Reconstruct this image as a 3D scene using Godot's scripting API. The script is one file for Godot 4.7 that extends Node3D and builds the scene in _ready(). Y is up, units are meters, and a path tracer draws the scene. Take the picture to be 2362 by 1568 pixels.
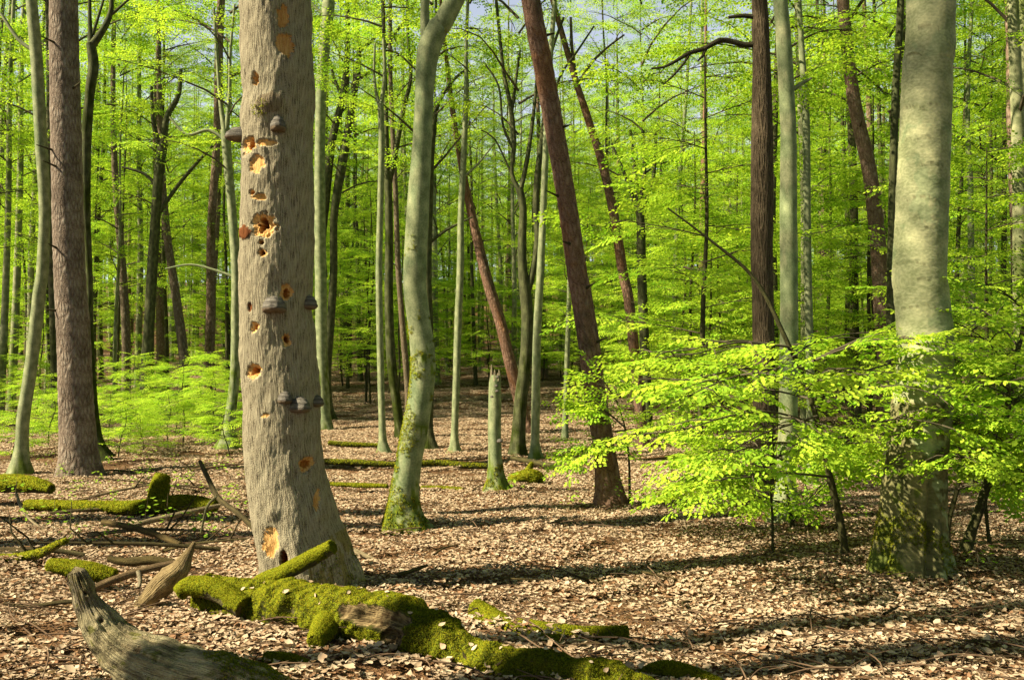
extends Node3D
# A beech wood in spring: a dead trunk with bracket fungi, leaning pines, mossy fallen wood, young leaves lit by a sun from the side.
# Places were read from the photograph on a grid 2361 wide and 1568 high; px() and hit() turn a reading into a point at its real distance.
const F := 2154.0
const EYE := Vector3(0, 1.5, 0)
var pitch := atan(86.0 / 2154.0)
var rng := RandomNumberGenerator.new()
var used := {}
var no1 := FastNoiseLite.new()
var no2 := FastNoiseLite.new()
var M := {}
var sprays := {}
var heroes := []
var taken := []


func _ready():
	rng.seed = 20240501
	no1.seed = 5; no1.frequency = 1.0; no1.fractal_octaves = 3
	no2.seed = 11; no2.frequency = 1.0; no2.fractal_octaves = 2
	# camera, sky, sun, exposure
	var cam := Camera3D.new(); cam.name = "camera"; add_child(cam)
	cam.position = EYE; cam.rotation.x = pitch; cam.fov = 40.0; cam.near = 0.05; cam.far = 900.0; cam.current = true
	var we := WorldEnvironment.new(); we.name = "world"; add_child(we)
	var e := Environment.new(); we.environment = e
	var sk := ProceduralSkyMaterial.new()
	sk.sky_top_color = Color(0.13, 0.23, 0.44); sk.sky_horizon_color = Color(0.92, 0.96, 1.0); sk.sky_curve = 0.36
	sk.ground_bottom_color = Color(0.25, 0.22, 0.16); sk.ground_horizon_color = Color(0.55, 0.58, 0.5); sk.sky_energy_multiplier = 1.0
	var sky := Sky.new(); sky.sky_material = sk
	e.background_mode = Environment.BG_SKY; e.sky = sky; e.background_energy_multiplier = 0.40
	e.tonemap_mode = Environment.TONE_MAPPER_LINEAR; e.tonemap_exposure = 3.5
	e.sdfgi_enabled = true; e.ssao_enabled = true; e.ssil_enabled = true
	var sun := DirectionalLight3D.new(); sun.name = "sun"; add_child(sun)
	var az := deg_to_rad(106.0); var el := deg_to_rad(41.0)
	var to_sun := Vector3(-sin(az) * cos(el), sin(el), -cos(az) * cos(el))
	sun.basis = Basis.looking_at(-to_sun); sun.light_energy = 1.6; sun.light_color = Color(1.0, 0.93, 0.79); sun.light_angular_distance = 0.55; sun.shadow_enabled = true

	make_materials()
	make_sprays()
	forest_floor()
	dead_tree()
	hero_trees()
	background_forest()
	saplings()
	fallen_wood()
	small_things()
	name_in_order()

var caught := []
var lit: Node3D
var ordered := {}

func in_order(t: Node3D, phrase: String, what: String) -> void:
	var key := phrase % what
	if not ordered.has(key): ordered[key] = [phrase, what, []]
	ordered[key][2].append(t)

# things of one kind beyond one landmark are told apart by their order, the first being the closest to the viewer
func name_in_order() -> void:
	var words := ["first", "second", "third", "fourth", "fifth", "sixth", "seventh", "eighth", "ninth", "tenth", "eleventh", "twelfth", "thirteenth", "fourteenth", "fifteenth", "sixteenth", "seventeenth", "eighteenth", "nineteenth", "twentieth", "twenty-first", "twenty-second", "twenty-third", "twenty-fourth", "twenty-fifth"]
	for key in ordered:
		var l: Array = ordered[key][2]
		l.sort_custom(func(a, b): return a.position.z > b.position.z)
		for k in l.size():
			var what: String = ordered[key][1]
			l[k].set_meta("label", ordered[key][0] % ((words[mini(k, 24)] + " " + what) if l.size() > 1 else "only " + what))


# ---------------------------------------------------------------- helpers
func rr(a: float, b: float) -> float: return rng.randf_range(a, b)

func lin(r: float, g: float, b: float) -> Color: return Color(r, g, b)

func numbered(c: String) -> String:
	if not used.has(c):
		used[c] = 0
		return c
	used[c] += 1
	return "%s_%03d" % [c, used[c]]

func thing(called: String, label: String, category: String, at := Vector3.ZERO, group := "") -> Node3D:
	var o := Node3D.new(); o.name = numbered(called); add_child(o); o.position = at
	tag(o, label, category, group)
	return o

func tag(o: Node3D, label: String, category: String, group := "") -> void:
	o.set_meta("label", label); o.set_meta("category", category)
	if group: o.set_meta("group", group)

func part(called: String, mesh: Mesh, parent: Node3D, mat: Material = null) -> MeshInstance3D:
	var o := MeshInstance3D.new(); o.name = called; o.mesh = mesh
	if mat: o.material_override = null
	if mat and mesh.get_surface_count() > 0 and mesh is ArrayMesh and mesh.surface_get_material(0) == null: mesh.surface_set_material(0, mat)
	elif mat: o.set_surface_override_material(0, mat)
	parent.add_child(o, true)
	return o

func H(x: float, z: float) -> float:
	var d := -z
	var t := clampf((d - 16.0) / 110.0, 0.0, 1.0)
	var h := 8.5 * t * t * (3.0 - 2.0 * t) * (0.70 + 0.45 * smoothstep(-12.0, 22.0, x))
	h += maxf(d - 105.0, 0.0) * 0.13
	h += 0.05 * no1.get_noise_2d(x * 0.22, z * 0.22) * 2.0 + 0.035 * no2.get_noise_2d(x * 0.9, z * 0.9)
	h += 0.10 * exp(-((x - 3.3) * (x - 3.3) + (z + 7.4) * (z + 7.4)) / 0.9)
	h += 0.08 * exp(-((x + 1.7) * (x + 1.7) + (z + 6.9) * (z + 6.9)) / 0.5)
	return h

func ray(x: float, y: float) -> Vector3:
	return Basis(Vector3.RIGHT, pitch) * Vector3((x - 1180.5) / F, (784.0 - y) / F, -1.0)

func px(x: float, y: float, depth: float) -> Vector3:
	var r := ray(x, y)
	return EYE + r * (depth / -r.z)

func hit(x: float, y: float) -> Vector3:
	var r := ray(x, y)
	var t := 2.0
	while t < 160.0:
		var p := EYE + r * t
		if p.y <= H(p.x, p.z): return Vector3(p.x, H(p.x, p.z), p.z)
		t += 0.02 + t * 0.002
	return EYE + r * t

func screen(p: Vector3) -> Vector2:
	var q := Basis(Vector3.RIGHT, pitch).inverse() * (p - EYE)
	return Vector2(1180.5 + F * q.x / -q.z, 784.0 - F * q.y / -q.z)

func G() -> Dictionary:
	return {"v": PackedVector3Array(), "n": PackedVector3Array(), "t": PackedVector2Array(), "c": PackedColorArray(), "i": PackedInt32Array()}

func commit(g: Dictionary, mat: Material, onto: ArrayMesh = null) -> ArrayMesh:
	var m := onto if onto else ArrayMesh.new()
	if g.i.size() == 0: return m
	var ix: PackedInt32Array = g.i; var vs: PackedVector3Array = g.v; var ns: PackedVector3Array = g.n
	for k in range(0, ix.size(), 3):
		var i := ix[k]; var j := ix[k + 1]; var l := ix[k + 2]
		if (vs[j] - vs[i]).cross(vs[l] - vs[i]).dot(ns[i] + ns[j] + ns[l]) > 0.0:
			ix[k + 1] = l; ix[k + 2] = j
	g.i = ix
	var a := []; a.resize(Mesh.ARRAY_MAX)
	a[Mesh.ARRAY_VERTEX] = g.v; a[Mesh.ARRAY_NORMAL] = g.n; a[Mesh.ARRAY_TEX_UV] = g.t; a[Mesh.ARRAY_COLOR] = g.c; a[Mesh.ARRAY_INDEX] = g.i
	m.add_surface_from_arrays(Mesh.PRIMITIVE_TRIANGLES, a)
	m.surface_set_material(m.get_surface_count() - 1, mat)
	return m

# Catmull-Rom through points (xyz, w = radius), about STEP metres apart
func smooth(p: Array, step: float) -> Array:
	var out := []
	for k in p.size() - 1:
		var a: Vector4 = p[maxi(k - 1, 0)]; var b: Vector4 = p[k]; var c: Vector4 = p[k + 1]; var d: Vector4 = p[mini(k + 2, p.size() - 1)]
		var n := maxi(1, int(ceil(Vector3(b.x - c.x, b.y - c.y, b.z - c.z).length() / step)))
		for j in n:
			var t := float(j) / n
			out.append(0.5 * (2.0 * b + (c - a) * t + (2.0 * a - 5.0 * b + 4.0 * c - d) * t * t + (3.0 * b - a - 3.0 * c + d) * t * t * t))
	out.append(p[p.size() - 1])
	return out

func v3(q: Vector4) -> Vector3: return Vector3(q.x, q.y, q.z)
func q4(p: Vector3, r: float) -> Vector4: return Vector4(p.x, p.y, p.z, r)

# A tapering round limb along PATH; shape(row, angle, point, radius) may return [radial offset, colour, patch]
func tube(g: Dictionary, path: Array, sides: int, o := {}) -> void:
	var rows := path.size()
	var base: int = g.v.size()
	var tile_u: float = o.get("tu", 0.6); var tile_v: float = o.get("tv", 0.8)
	var rough: float = o.get("rough", 0.0); var rf: float = o.get("rf", 3.0)
	var flare: float = o.get("flare", 0.0); var fh: float = o.get("fh", 0.5); var fy: float = o.get("fy", 0.0)
	var lobes: float = o.get("lobes", 5.0); var ph: float = o.get("ph", 1.0)
	var col: Color = o.get("col", Color.WHITE)
	var shape = o.get("shape"); var tint = o.get("tint")
	var patches = o.get("patches")
	var mean := 0.0
	for q in path: mean += q.w
	mean /= rows
	var reps := maxf(1.0, round(TAU * mean / tile_u))
	var V := PackedVector3Array(); V.resize(rows * sides)
	var C := PackedColorArray(); C.resize(rows * sides)
	var P := PackedByteArray(); P.resize(rows * sides)
	var cen := PackedVector3Array(); cen.resize(rows)
	var nrm := Vector3.ZERO
	var lens := PackedFloat32Array(); lens.resize(rows)
	var run := 0.0
	for k in rows:
		var q: Vector4 = path[k]
		var c := v3(q)
		cen[k] = c
		if k: run += c.distance_to(cen[k - 1])
		lens[k] = run
		var t := (v3(path[mini(k + 1, rows - 1)]) - v3(path[maxi(k - 1, 0)])).normalized()
		if k == 0:
			nrm = Vector3(0, 0, 1) if absf(t.z) < 0.8 else Vector3(0, 1, 0)
		nrm = (nrm - t * nrm.dot(t)).normalized()
		var bin := t.cross(nrm)
		for s in sides:
			var a := TAU * s / sides
			var dir := nrm * cos(a) + bin * sin(a)
			var r := q.w
			if flare > 0.0:
				var up := clampf((c.y - fy) / fh, 0.0, 1.0)
				r *= 1.0 + flare * pow(1.0 - up, 2.2) * (0.55 + 0.75 * pow(0.5 + 0.5 * cos(a * lobes + ph + sin(a * 2.0 + ph)), 2.0))
			if rough > 0.0: r *= 1.0 + rough * no1.get_noise_3dv((c + dir * q.w) * rf)
			var p := c + dir * r
			C[k * sides + s] = col
			if shape:
				var got = shape.call(k, a, p, r)
				p = c + dir * (r + got[0])
				C[k * sides + s] = got[1]
				P[k * sides + s] = got[2]
			elif tint:
				C[k * sides + s] = tint.call(p, dir)
			V[k * sides + s] = p
	var N := PackedVector3Array(); N.resize(rows * sides)
	for k in rows:
		var k0 := maxi(k - 1, 0) * sides; var k1 := mini(k + 1, rows - 1) * sides
		for s in sides:
			var du := V[k * sides + (s + 1) % sides] - V[k * sides + (s + sides - 1) % sides]
			var dv := V[k1 + s] - V[k0 + s]
			var n := du.cross(dv)
			if n.dot(V[k * sides + s] - cen[k]) < 0.0: n = -n
			N[k * sides + s] = n.normalized()
	for k in rows:
		for s in sides + 1:
			var j := k * sides + s % sides
			g.v.append(V[j]); g.n.append(N[j]); g.c.append(C[j])
			g.t.append(Vector2(reps * s / sides, -lens[k] / tile_v))
	for k in rows - 1:
		for s in sides:
			var a := base + k * (sides + 1) + s
			var idx: PackedInt32Array
			if patches != null:
				var id := P[k * sides + s]
				if id and id == P[k * sides + (s + 1) % sides] and id == P[(k + 1) * sides + s]:
					if not patches.has(id): patches[id] = PackedInt32Array()
					patches[id].append_array(PackedInt32Array([a, a + 1, a + sides + 1, a + 1, a + sides + 2, a + sides + 1]))
					continue
			g.i.append_array(PackedInt32Array([a, a + 1, a + sides + 1, a + 1, a + sides + 2, a + sides + 1]))
	if o.get("cap", false):
		for e in [0, rows - 1]:
			var m: int = g.v.size()
			var nn := (cen[e] - cen[1 if e == 0 else rows - 2]).normalized()
			g.v.append(cen[e] + nn * float(o.get("dome", 0.0))); g.n.append(nn); g.c.append(o.get("capcol", col)); g.t.append(Vector2(0.5, 0.5))
			for s in sides + 1:
				g.v.append(V[e * sides + s % sides]); g.n.append(nn); g.c.append(o.get("capcol", col)); g.t.append(Vector2(0.5 + 0.4 * cos(TAU * s / sides), 0.5 + 0.4 * sin(TAU * s / sides)))
			for s in sides: g.i.append_array(PackedInt32Array([m, m + 1 + s, m + 2 + s]))

func sub_mesh(g: Dictionary, idx: PackedInt32Array, mat: Material) -> ArrayMesh:
	var s := G(); var seen := {}
	for i in idx:
		if not seen.has(i):
			seen[i] = s.v.size()
			s.v.append(g.v[i]); s.n.append(g.n[i]); s.t.append(g.t[i]); s.c.append(g.c[i])
		s.i.append(seen[i])
	return commit(s, mat)

# tufts of moss set on the surface G wherever keep(point, normal) allows
func moss(g: Dictionary, parent: Node3D, count: int, size: float, keep: Callable) -> void:
	var xs := []
	var n: int = g.i.size() / 3
	var area := PackedFloat32Array(); area.resize(n); var sum := 0.0
	for k in n:
		sum += (g.v[g.i[k * 3 + 1]] - g.v[g.i[k * 3]]).cross(g.v[g.i[k * 3 + 2]] - g.v[g.i[k * 3]]).length()
		area[k] = sum
	for j in count:
		var k := area.bsearch(rng.randf() * sum)
		if k >= n: continue
		var u := rng.randf(); var w := rng.randf()
		if u + w > 1.0: u = 1.0 - u; w = 1.0 - w
		var a: Vector3 = g.v[g.i[k * 3]]; var b: Vector3 = g.v[g.i[k * 3 + 1]]; var c: Vector3 = g.v[g.i[k * 3 + 2]]
		var p := a + (b - a) * u + (c - a) * w
		var nn: Vector3 = (g.n[g.i[k * 3]] + g.n[g.i[k * 3 + 1]] + g.n[g.i[k * 3 + 2]]).normalized()
		if not keep.call(p, nn): continue
		var up := (nn * 1.0 + Vector3(rr(-0.5, 0.5), 0.25, rr(-0.5, 0.5))).normalized()
		var side := up.cross(Vector3(rr(-1, 1), rr(-1, 1), rr(-1, 1))).normalized()
		xs.append(Transform3D(Basis(side, up, side.cross(up)).scaled(Vector3.ONE * size * rr(0.6, 1.3)), p - nn * 0.003))
	scatter("moss", sprays.moss, xs, parent)

func scatter(called: String, meshes: Array, xs: Array, parent: Node3D) -> void:
	var lists := []
	for m in meshes: lists.append([])
	for x in xs: lists[rng.randi() % meshes.size()].append(x)
	for k in meshes.size():
		if lists[k].is_empty(): continue
		var mm := MultiMesh.new(); mm.transform_format = MultiMesh.TRANSFORM_3D; mm.mesh = meshes[k]; mm.instance_count = lists[k].size()
		for j in lists[k].size(): mm.set_instance_transform(j, lists[k][j])
		var o := MultiMeshInstance3D.new(); o.name = called; o.multimesh = mm; o.set_meta("kind", "stuff"); parent.add_child(o, true)


# ---------------------------------------------------------------- materials
func seam(w: int, h: int, freq: float, sd: int, kind := "simplex") -> PackedByteArray:
	var n := FastNoiseLite.new(); n.seed = sd; n.frequency = freq
	n.fractal_octaves = 4
	if kind == "cell":
		n.noise_type = FastNoiseLite.TYPE_CELLULAR; n.cellular_return_type = FastNoiseLite.RETURN_DISTANCE2_SUB; n.fractal_type = FastNoiseLite.FRACTAL_NONE
		n.domain_warp_enabled = true; n.domain_warp_amplitude = 12.0; n.domain_warp_frequency = 0.03
	if kind == "ridge": n.fractal_type = FastNoiseLite.FRACTAL_RIDGED
	var im := n.get_seamless_image(w, h)
	im.resize(512, 512, Image.INTERPOLATE_CUBIC)
	im.convert(Image.FORMAT_L8)
	return im.get_data()

func picture(rgb: PackedByteArray) -> ImageTexture:
	return ImageTexture.create_from_image(Image.create_from_data(512, 512, false, Image.FORMAT_RGB8, rgb))

# colours A to B by a mix of noise layers; layers = [[bytes, weight], ...]
func bark(called: String, ramp: Array, layers: Array, height: Array, relief: float, rough := 0.9) -> StandardMaterial3D:
	var col := PackedByteArray(); col.resize(512 * 512 * 3)
	var hei := PackedByteArray(); hei.resize(512 * 512 * 3)
	var lut := []
	var gr := Gradient.new(); gr.offsets = PackedFloat32Array(ramp[0]); gr.colors = PackedColorArray(ramp[1])
	for k in 256:
		var c := gr.sample(k / 255.0)
		lut.append([int(c.r * 255), int(c.g * 255), int(c.b * 255)])
	var a: PackedByteArray = layers[0][0]; var b: PackedByteArray = layers[1][0]; var d: PackedByteArray = layers[2][0]
	var wa: float = layers[0][1]; var wb: float = layers[1][1]; var wd: float = layers[2][1]
	var ha: float = height[0]; var hb: float = height[1]; var hd: float = height[2]
	for k in 512 * 512:
		var x := a[k]; var y := b[k]; var z := d[k]
		var l: Array = lut[clampi(int(x * wa + y * wb + z * wd), 0, 255)]
		col[k * 3] = l[0]; col[k * 3 + 1] = l[1]; col[k * 3 + 2] = l[2]
		var hh := clampi(int(x * ha + y * hb + z * hd), 0, 255)
		hei[k * 3] = hh; hei[k * 3 + 1] = hh; hei[k * 3 + 2] = hh
	var m := StandardMaterial3D.new(); m.resource_name = called
	m.albedo_texture = picture(col); m.roughness = rough; m.metallic_specular = 0.25
	m.heightmap_enabled = true; m.heightmap_texture = picture(hei); m.heightmap_scale = relief
	m.vertex_color_use_as_albedo = true
	return m

func plain(called: String, rough: float, back := 0.0) -> StandardMaterial3D:
	var m := StandardMaterial3D.new(); m.resource_name = called; m.albedo_color = Color.WHITE; m.vertex_color_use_as_albedo = true; m.roughness = rough; m.metallic_specular = 0.15
	if back > 0.0:
		m.backlight_enabled = true; m.backlight = Color(back, back, back * 0.72).linear_to_srgb()
		m.cull_mode = BaseMaterial3D.CULL_DISABLED
	return m

func make_materials() -> void:
	var blot := seam(256, 256, 0.012, 1)
	var fine := seam(512, 512, 0.06, 2)
	var across := seam(48, 512, 0.05, 3)
	var along := seam(512, 48, 0.05, 4)
	var ridges := seam(512, 64, 0.035, 5, "ridge")
	var plates := seam(320, 110, 0.045, 6, "cell")
	var grain := seam(512, 24, 0.09, 7)
	M.beech = bark("beech_bark", [[0.0, 0.35, 0.55, 0.75, 1.0], [Color(0.32, 0.34, 0.24), Color(0.45, 0.47, 0.36), Color(0.54, 0.55, 0.44), Color(0.62, 0.62, 0.50), Color(0.72, 0.71, 0.60)]], [[blot, 0.6], [across, 0.06], [fine, 0.36]], [0.3, 0.2, 0.5], 0.3, 0.75)
	M.dead = bark("dead_bark", [[0.0, 0.3, 0.42, 0.6, 1.0], [Color(0.20, 0.17, 0.13), Color(0.38, 0.34, 0.28), Color(0.56, 0.52, 0.44), Color(0.66, 0.62, 0.53), Color(0.74, 0.70, 0.62)]], [[along, 0.5], [fine, 0.36], [blot, 0.2]], [0.6, 0.4, 0.0], 1.3, 0.95)
	M.pine = bark("pine_bark", [[0.0, 0.14, 0.35, 0.6, 1.0], [Color(0.16, 0.12, 0.10), Color(0.31, 0.25, 0.21), Color(0.44, 0.37, 0.32), Color(0.53, 0.47, 0.42), Color(0.64, 0.59, 0.54)]], [[plates, 0.45], [fine, 0.35], [blot, 0.25]], [0.75, 0.2, 0.0], 3.0, 0.95)
	M.oak = bark("oak_bark", [[0.0, 0.3, 0.6, 1.0], [Color(0.12, 0.10, 0.08), Color(0.26, 0.23, 0.18), Color(0.38, 0.34, 0.28), Color(0.48, 0.45, 0.38)]], [[ridges, 0.6], [fine, 0.3], [blot, 0.15]], [0.85, 0.15, 0.0], 3.0, 0.95)
	M.dark = bark("dark_bark", [[0.0, 0.4, 0.7, 1.0], [Color(0.16, 0.16, 0.11), Color(0.27, 0.27, 0.19), Color(0.38, 0.38, 0.27), Color(0.47, 0.48, 0.36)]], [[blot, 0.5], [along, 0.2], [fine, 0.3]], [0.2, 0.4, 0.4], 0.9, 0.9)
	M.wood = bark("bare_wood", [[0.0, 0.35, 0.65, 1.0], [Color(0.52, 0.36, 0.19), Color(0.72, 0.55, 0.33), Color(0.84, 0.70, 0.48), Color(0.92, 0.82, 0.62)]], [[grain, 0.45], [fine, 0.3], [blot, 0.25]], [0.7, 0.3, 0.0], 0.8, 0.85)
	M.log = bark("weathered_wood", [[0.0, 0.35, 0.6, 1.0], [Color(0.24, 0.21, 0.16), Color(0.40, 0.37, 0.30), Color(0.54, 0.51, 0.42), Color(0.70, 0.67, 0.57)]], [[grain, 0.4], [fine, 0.25], [blot, 0.4]], [0.7, 0.3, 0.0], 1.2, 0.85)
	M.soil = bark("soil", [[0.0, 0.4, 0.7, 1.0], [Color(0.16, 0.10, 0.06), Color(0.33, 0.24, 0.16), Color(0.50, 0.39, 0.28), Color(0.66, 0.55, 0.43)]], [[fine, 0.6], [blot, 0.2], [fine, 0.2]], [0.8, 0.2, 0.0], 2.0, 1.0)
	M.fungus = bark("fungus_crust", [[0.0, 0.4, 0.7, 1.0], [Color(0.30, 0.29, 0.28), Color(0.46, 0.45, 0.43), Color(0.58, 0.57, 0.54), Color(0.70, 0.68, 0.64)]], [[across, 0.5], [fine, 0.4], [blot, 0.15]], [0.6, 0.4, 0.0], 1.0, 0.9)
	M.leaf = plain("young_leaf", 0.5, 1.0)
	M.litter = plain("dry_leaf", 0.7, 0.25)
	M.moss = plain("moss_blade", 0.8, 0.5)
	M.twig = plain("twig", 0.9)


# ---------------------------------------------------------------- leaves
func leaf(g: Dictionary, p: Vector3, dir: Vector3, up: Vector3, l: float, w: float, col: Color, near: bool) -> void:
	var side := dir.cross(up).normalized()
	var n := side.cross(dir).normalized()
	var b: int = g.v.size()
	if near:
		var m1 := p + dir * l * 0.33 - n * w * 0.10; var m2 := p + dir * l * 0.68 - n * w * 0.12
		g.v.append_array([p, p + dir * l * 0.30 + side * w * 0.46, p + dir * l * 0.66 + side * w * 0.38, p + dir * l - n * l * 0.10, p + dir * l * 0.66 - side * w * 0.38, p + dir * l * 0.30 - side * w * 0.46, m1, m2])
		g.n.append_array([n, (n - side * 0.25).normalized(), (n - side * 0.25).normalized(), n, (n + side * 0.25).normalized(), (n + side * 0.25).normalized(), n, n])
		for k in 8: g.c.append(col); g.t.append(Vector2.ZERO)
		for t in [0, 1, 6, 1, 2, 7, 1, 7, 6, 2, 3, 7, 3, 4, 7, 4, 5, 6, 4, 6, 7, 5, 0, 6]: g.i.append(b + t)
	else:
		g.v.append_array([p, p + dir * l * 0.45 + side * w * 0.5 + n * w * 0.12, p + dir * l, p + dir * l * 0.45 - side * w * 0.5 + n * w * 0.12])
		g.n.append_array([n, (n - side * 0.3).normalized(), n, (n + side * 0.3).normalized()])
		for k in 4: g.c.append(col); g.t.append(Vector2.ZERO)
		for t in [0, 1, 2, 0, 2, 3]: g.i.append(b + t)

# A flat spray of beech leaves along +x, 1 m long, with its own side twigs
func spray(near: bool, size: float, tone: float) -> ArrayMesh:
	var g := G(); var tw := G()
	var cnt := 8
	for k in cnt:
		var x := 0.10 + 0.86 * k / (cnt - 1.0)
		for s in [-1.0, 1.0]:
			if rng.randf() < 0.12: continue
			var l := (0.40 * (1.15 - x * 0.75)) * rr(0.7, 1.15)
			var ang := rr(0.65, 1.05)
			var d := Vector3(cos(ang), rr(-0.10, 0.06), s * sin(ang)).normalized()
			var o := Vector3(x + rr(-0.03, 0.03), -0.06 * x * x, 0)
			if near: tube(tw, [q4(o, 0.0022), q4(o + d * l, 0.0008)], 3, {"col": Color(0.06, 0.045, 0.03)})
			var n := int(l / (size * 0.80)) + 1
			for j in n:
				var q := o + d * (l * (j + 0.6) / n) + Vector3(0, -0.02 * j / n, 0)
				var side := 1.0 if (j % 2) == 0 else -1.0
				var a2: float = ang * s + side * rr(0.5, 1.0) * (0.3 if j == n - 1 else 1.0)
				var ld := Vector3(cos(a2), rr(-0.75, 0.02), sin(a2)).normalized()
				var up := Vector3(rr(-0.35, 0.35), 1.0, rr(-0.35, 0.35)).normalized()
				var t := clampf(tone + rr(-0.35, 0.35), 0.0, 1.0)
				var c := Color(0.19, 0.40, 0.026).lerp(Color(0.49, 0.66, 0.06), t)
				leaf(g, q, ld, up, size * rr(0.75, 1.2), size * rr(0.55, 0.75), c * rr(0.85, 1.1), near)
	if near: tube(tw, [q4(Vector3.ZERO, 0.004), q4(Vector3(0.5, -0.015, 0), 0.003), q4(Vector3(0.98, -0.06, 0), 0.001)], 3, {"col": Color(0.06, 0.045, 0.03)})
	var m := commit(g, M.leaf)
	if near: commit(tw, M.twig, m)
	return m

func make_sprays() -> void:
	sprays.far = []; sprays.near = []
	for k in 6:
		sprays.far.append(spray(false, 0.078, 0.2 + 0.12 * k))
		sprays.near.append(spray(true, 0.108, 0.2 + 0.12 * k))
	# a tuft of moss about 1 unit high
	sprays.moss = []
	for v in 4:
		var g := G()
		var c0 := [Color(0.13, 0.17, 0.014), Color(0.22, 0.24, 0.016), Color(0.32, 0.30, 0.02), Color(0.18, 0.22, 0.014)][v] as Color
		for k in 9:
			var a := rr(0, TAU); var t := rr(0.2, 1.0)
			var root := Vector3(cos(a), 0, sin(a)) * rr(0.0, 0.5)
			var tip := root + Vector3(cos(a) * t * 0.9, rr(0.7, 1.2), sin(a) * t * 0.9)
			var s := Vector3(-sin(a + rr(-1, 1)), 0, cos(a)) * 0.22
			var b: int = g.v.size()
			g.v.append_array([root - s, root + s, tip])
			var n := Vector3(cos(a) * 0.5, 0.85, sin(a) * 0.5).normalized()
			g.n.append_array([n, n, n])
			for q in 3: g.c.append(c0 * rr(0.8, 1.25)); g.t.append(Vector2.ZERO)
			g.i.append_array(PackedInt32Array([b, b + 1, b + 2]))
		sprays.moss.append(commit(g, M.moss))
	# single curled dry leaves
	sprays.dry = []
	for v in 8:
		var g := G(); dry_leaf(g, Vector3.ZERO, 0.0, 0.0, v); sprays.dry.append(commit(g, M.litter))

func dry_color() -> Color:
	var t := rng.randf()
	var c := Color(0.37, 0.27, 0.18).lerp(Color(0.52, 0.415, 0.30), rng.randf())
	if t < 0.16: c = Color(0.24, 0.14, 0.08).lerp(Color(0.32, 0.19, 0.11), rng.randf())
	elif t < 0.28: c = Color(0.56, 0.46, 0.33)
	elif t < 0.33: c = Color(0.13, 0.085, 0.055)
	return c * 0.80

func dry_leaf(g: Dictionary, p: Vector3, yaw: float, tilt: float, _v: int) -> void:
	var l := rr(0.032, 0.068); var w := l * rr(0.55, 0.72)
	var bs := Basis(Vector3.UP, yaw) * Basis(Vector3(rr(-1, 1), 0, rr(-1, 1)).normalized(), tilt + rr(-0.26, 0.26))
	var curl := rr(-0.2, 0.55); var fold := rr(-0.15, 0.4)
	var b: int = g.v.size()
	var col := dry_color()
	for k in 4:
		var t: float = [0.0, 0.33, 0.7, 1.0][k]
		var ww: float = w * [0.06, 0.48, 0.40, 0.03][k]
		var y := curl * l * (t - 0.5) * (t - 0.5) * 2.0
		for s in [-1.0, 0.0, 1.0]:
			g.v.append(p + bs * Vector3((t - 0.5) * l, y + absf(s) * fold * ww + rr(-0.004, 0.004), s * ww))
			g.n.append(bs * Vector3(-curl * (t - 0.5) * 2.0, 1, -s * fold).normalized()); g.c.append(col * rr(0.88, 1.1)); g.t.append(Vector2.ZERO)
	for k in 3:
		for s in 2:
			var a := b + k * 3 + s
			g.i.append_array(PackedInt32Array([a, a + 1, a + 3, a + 1, a + 4, a + 3]))


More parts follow.
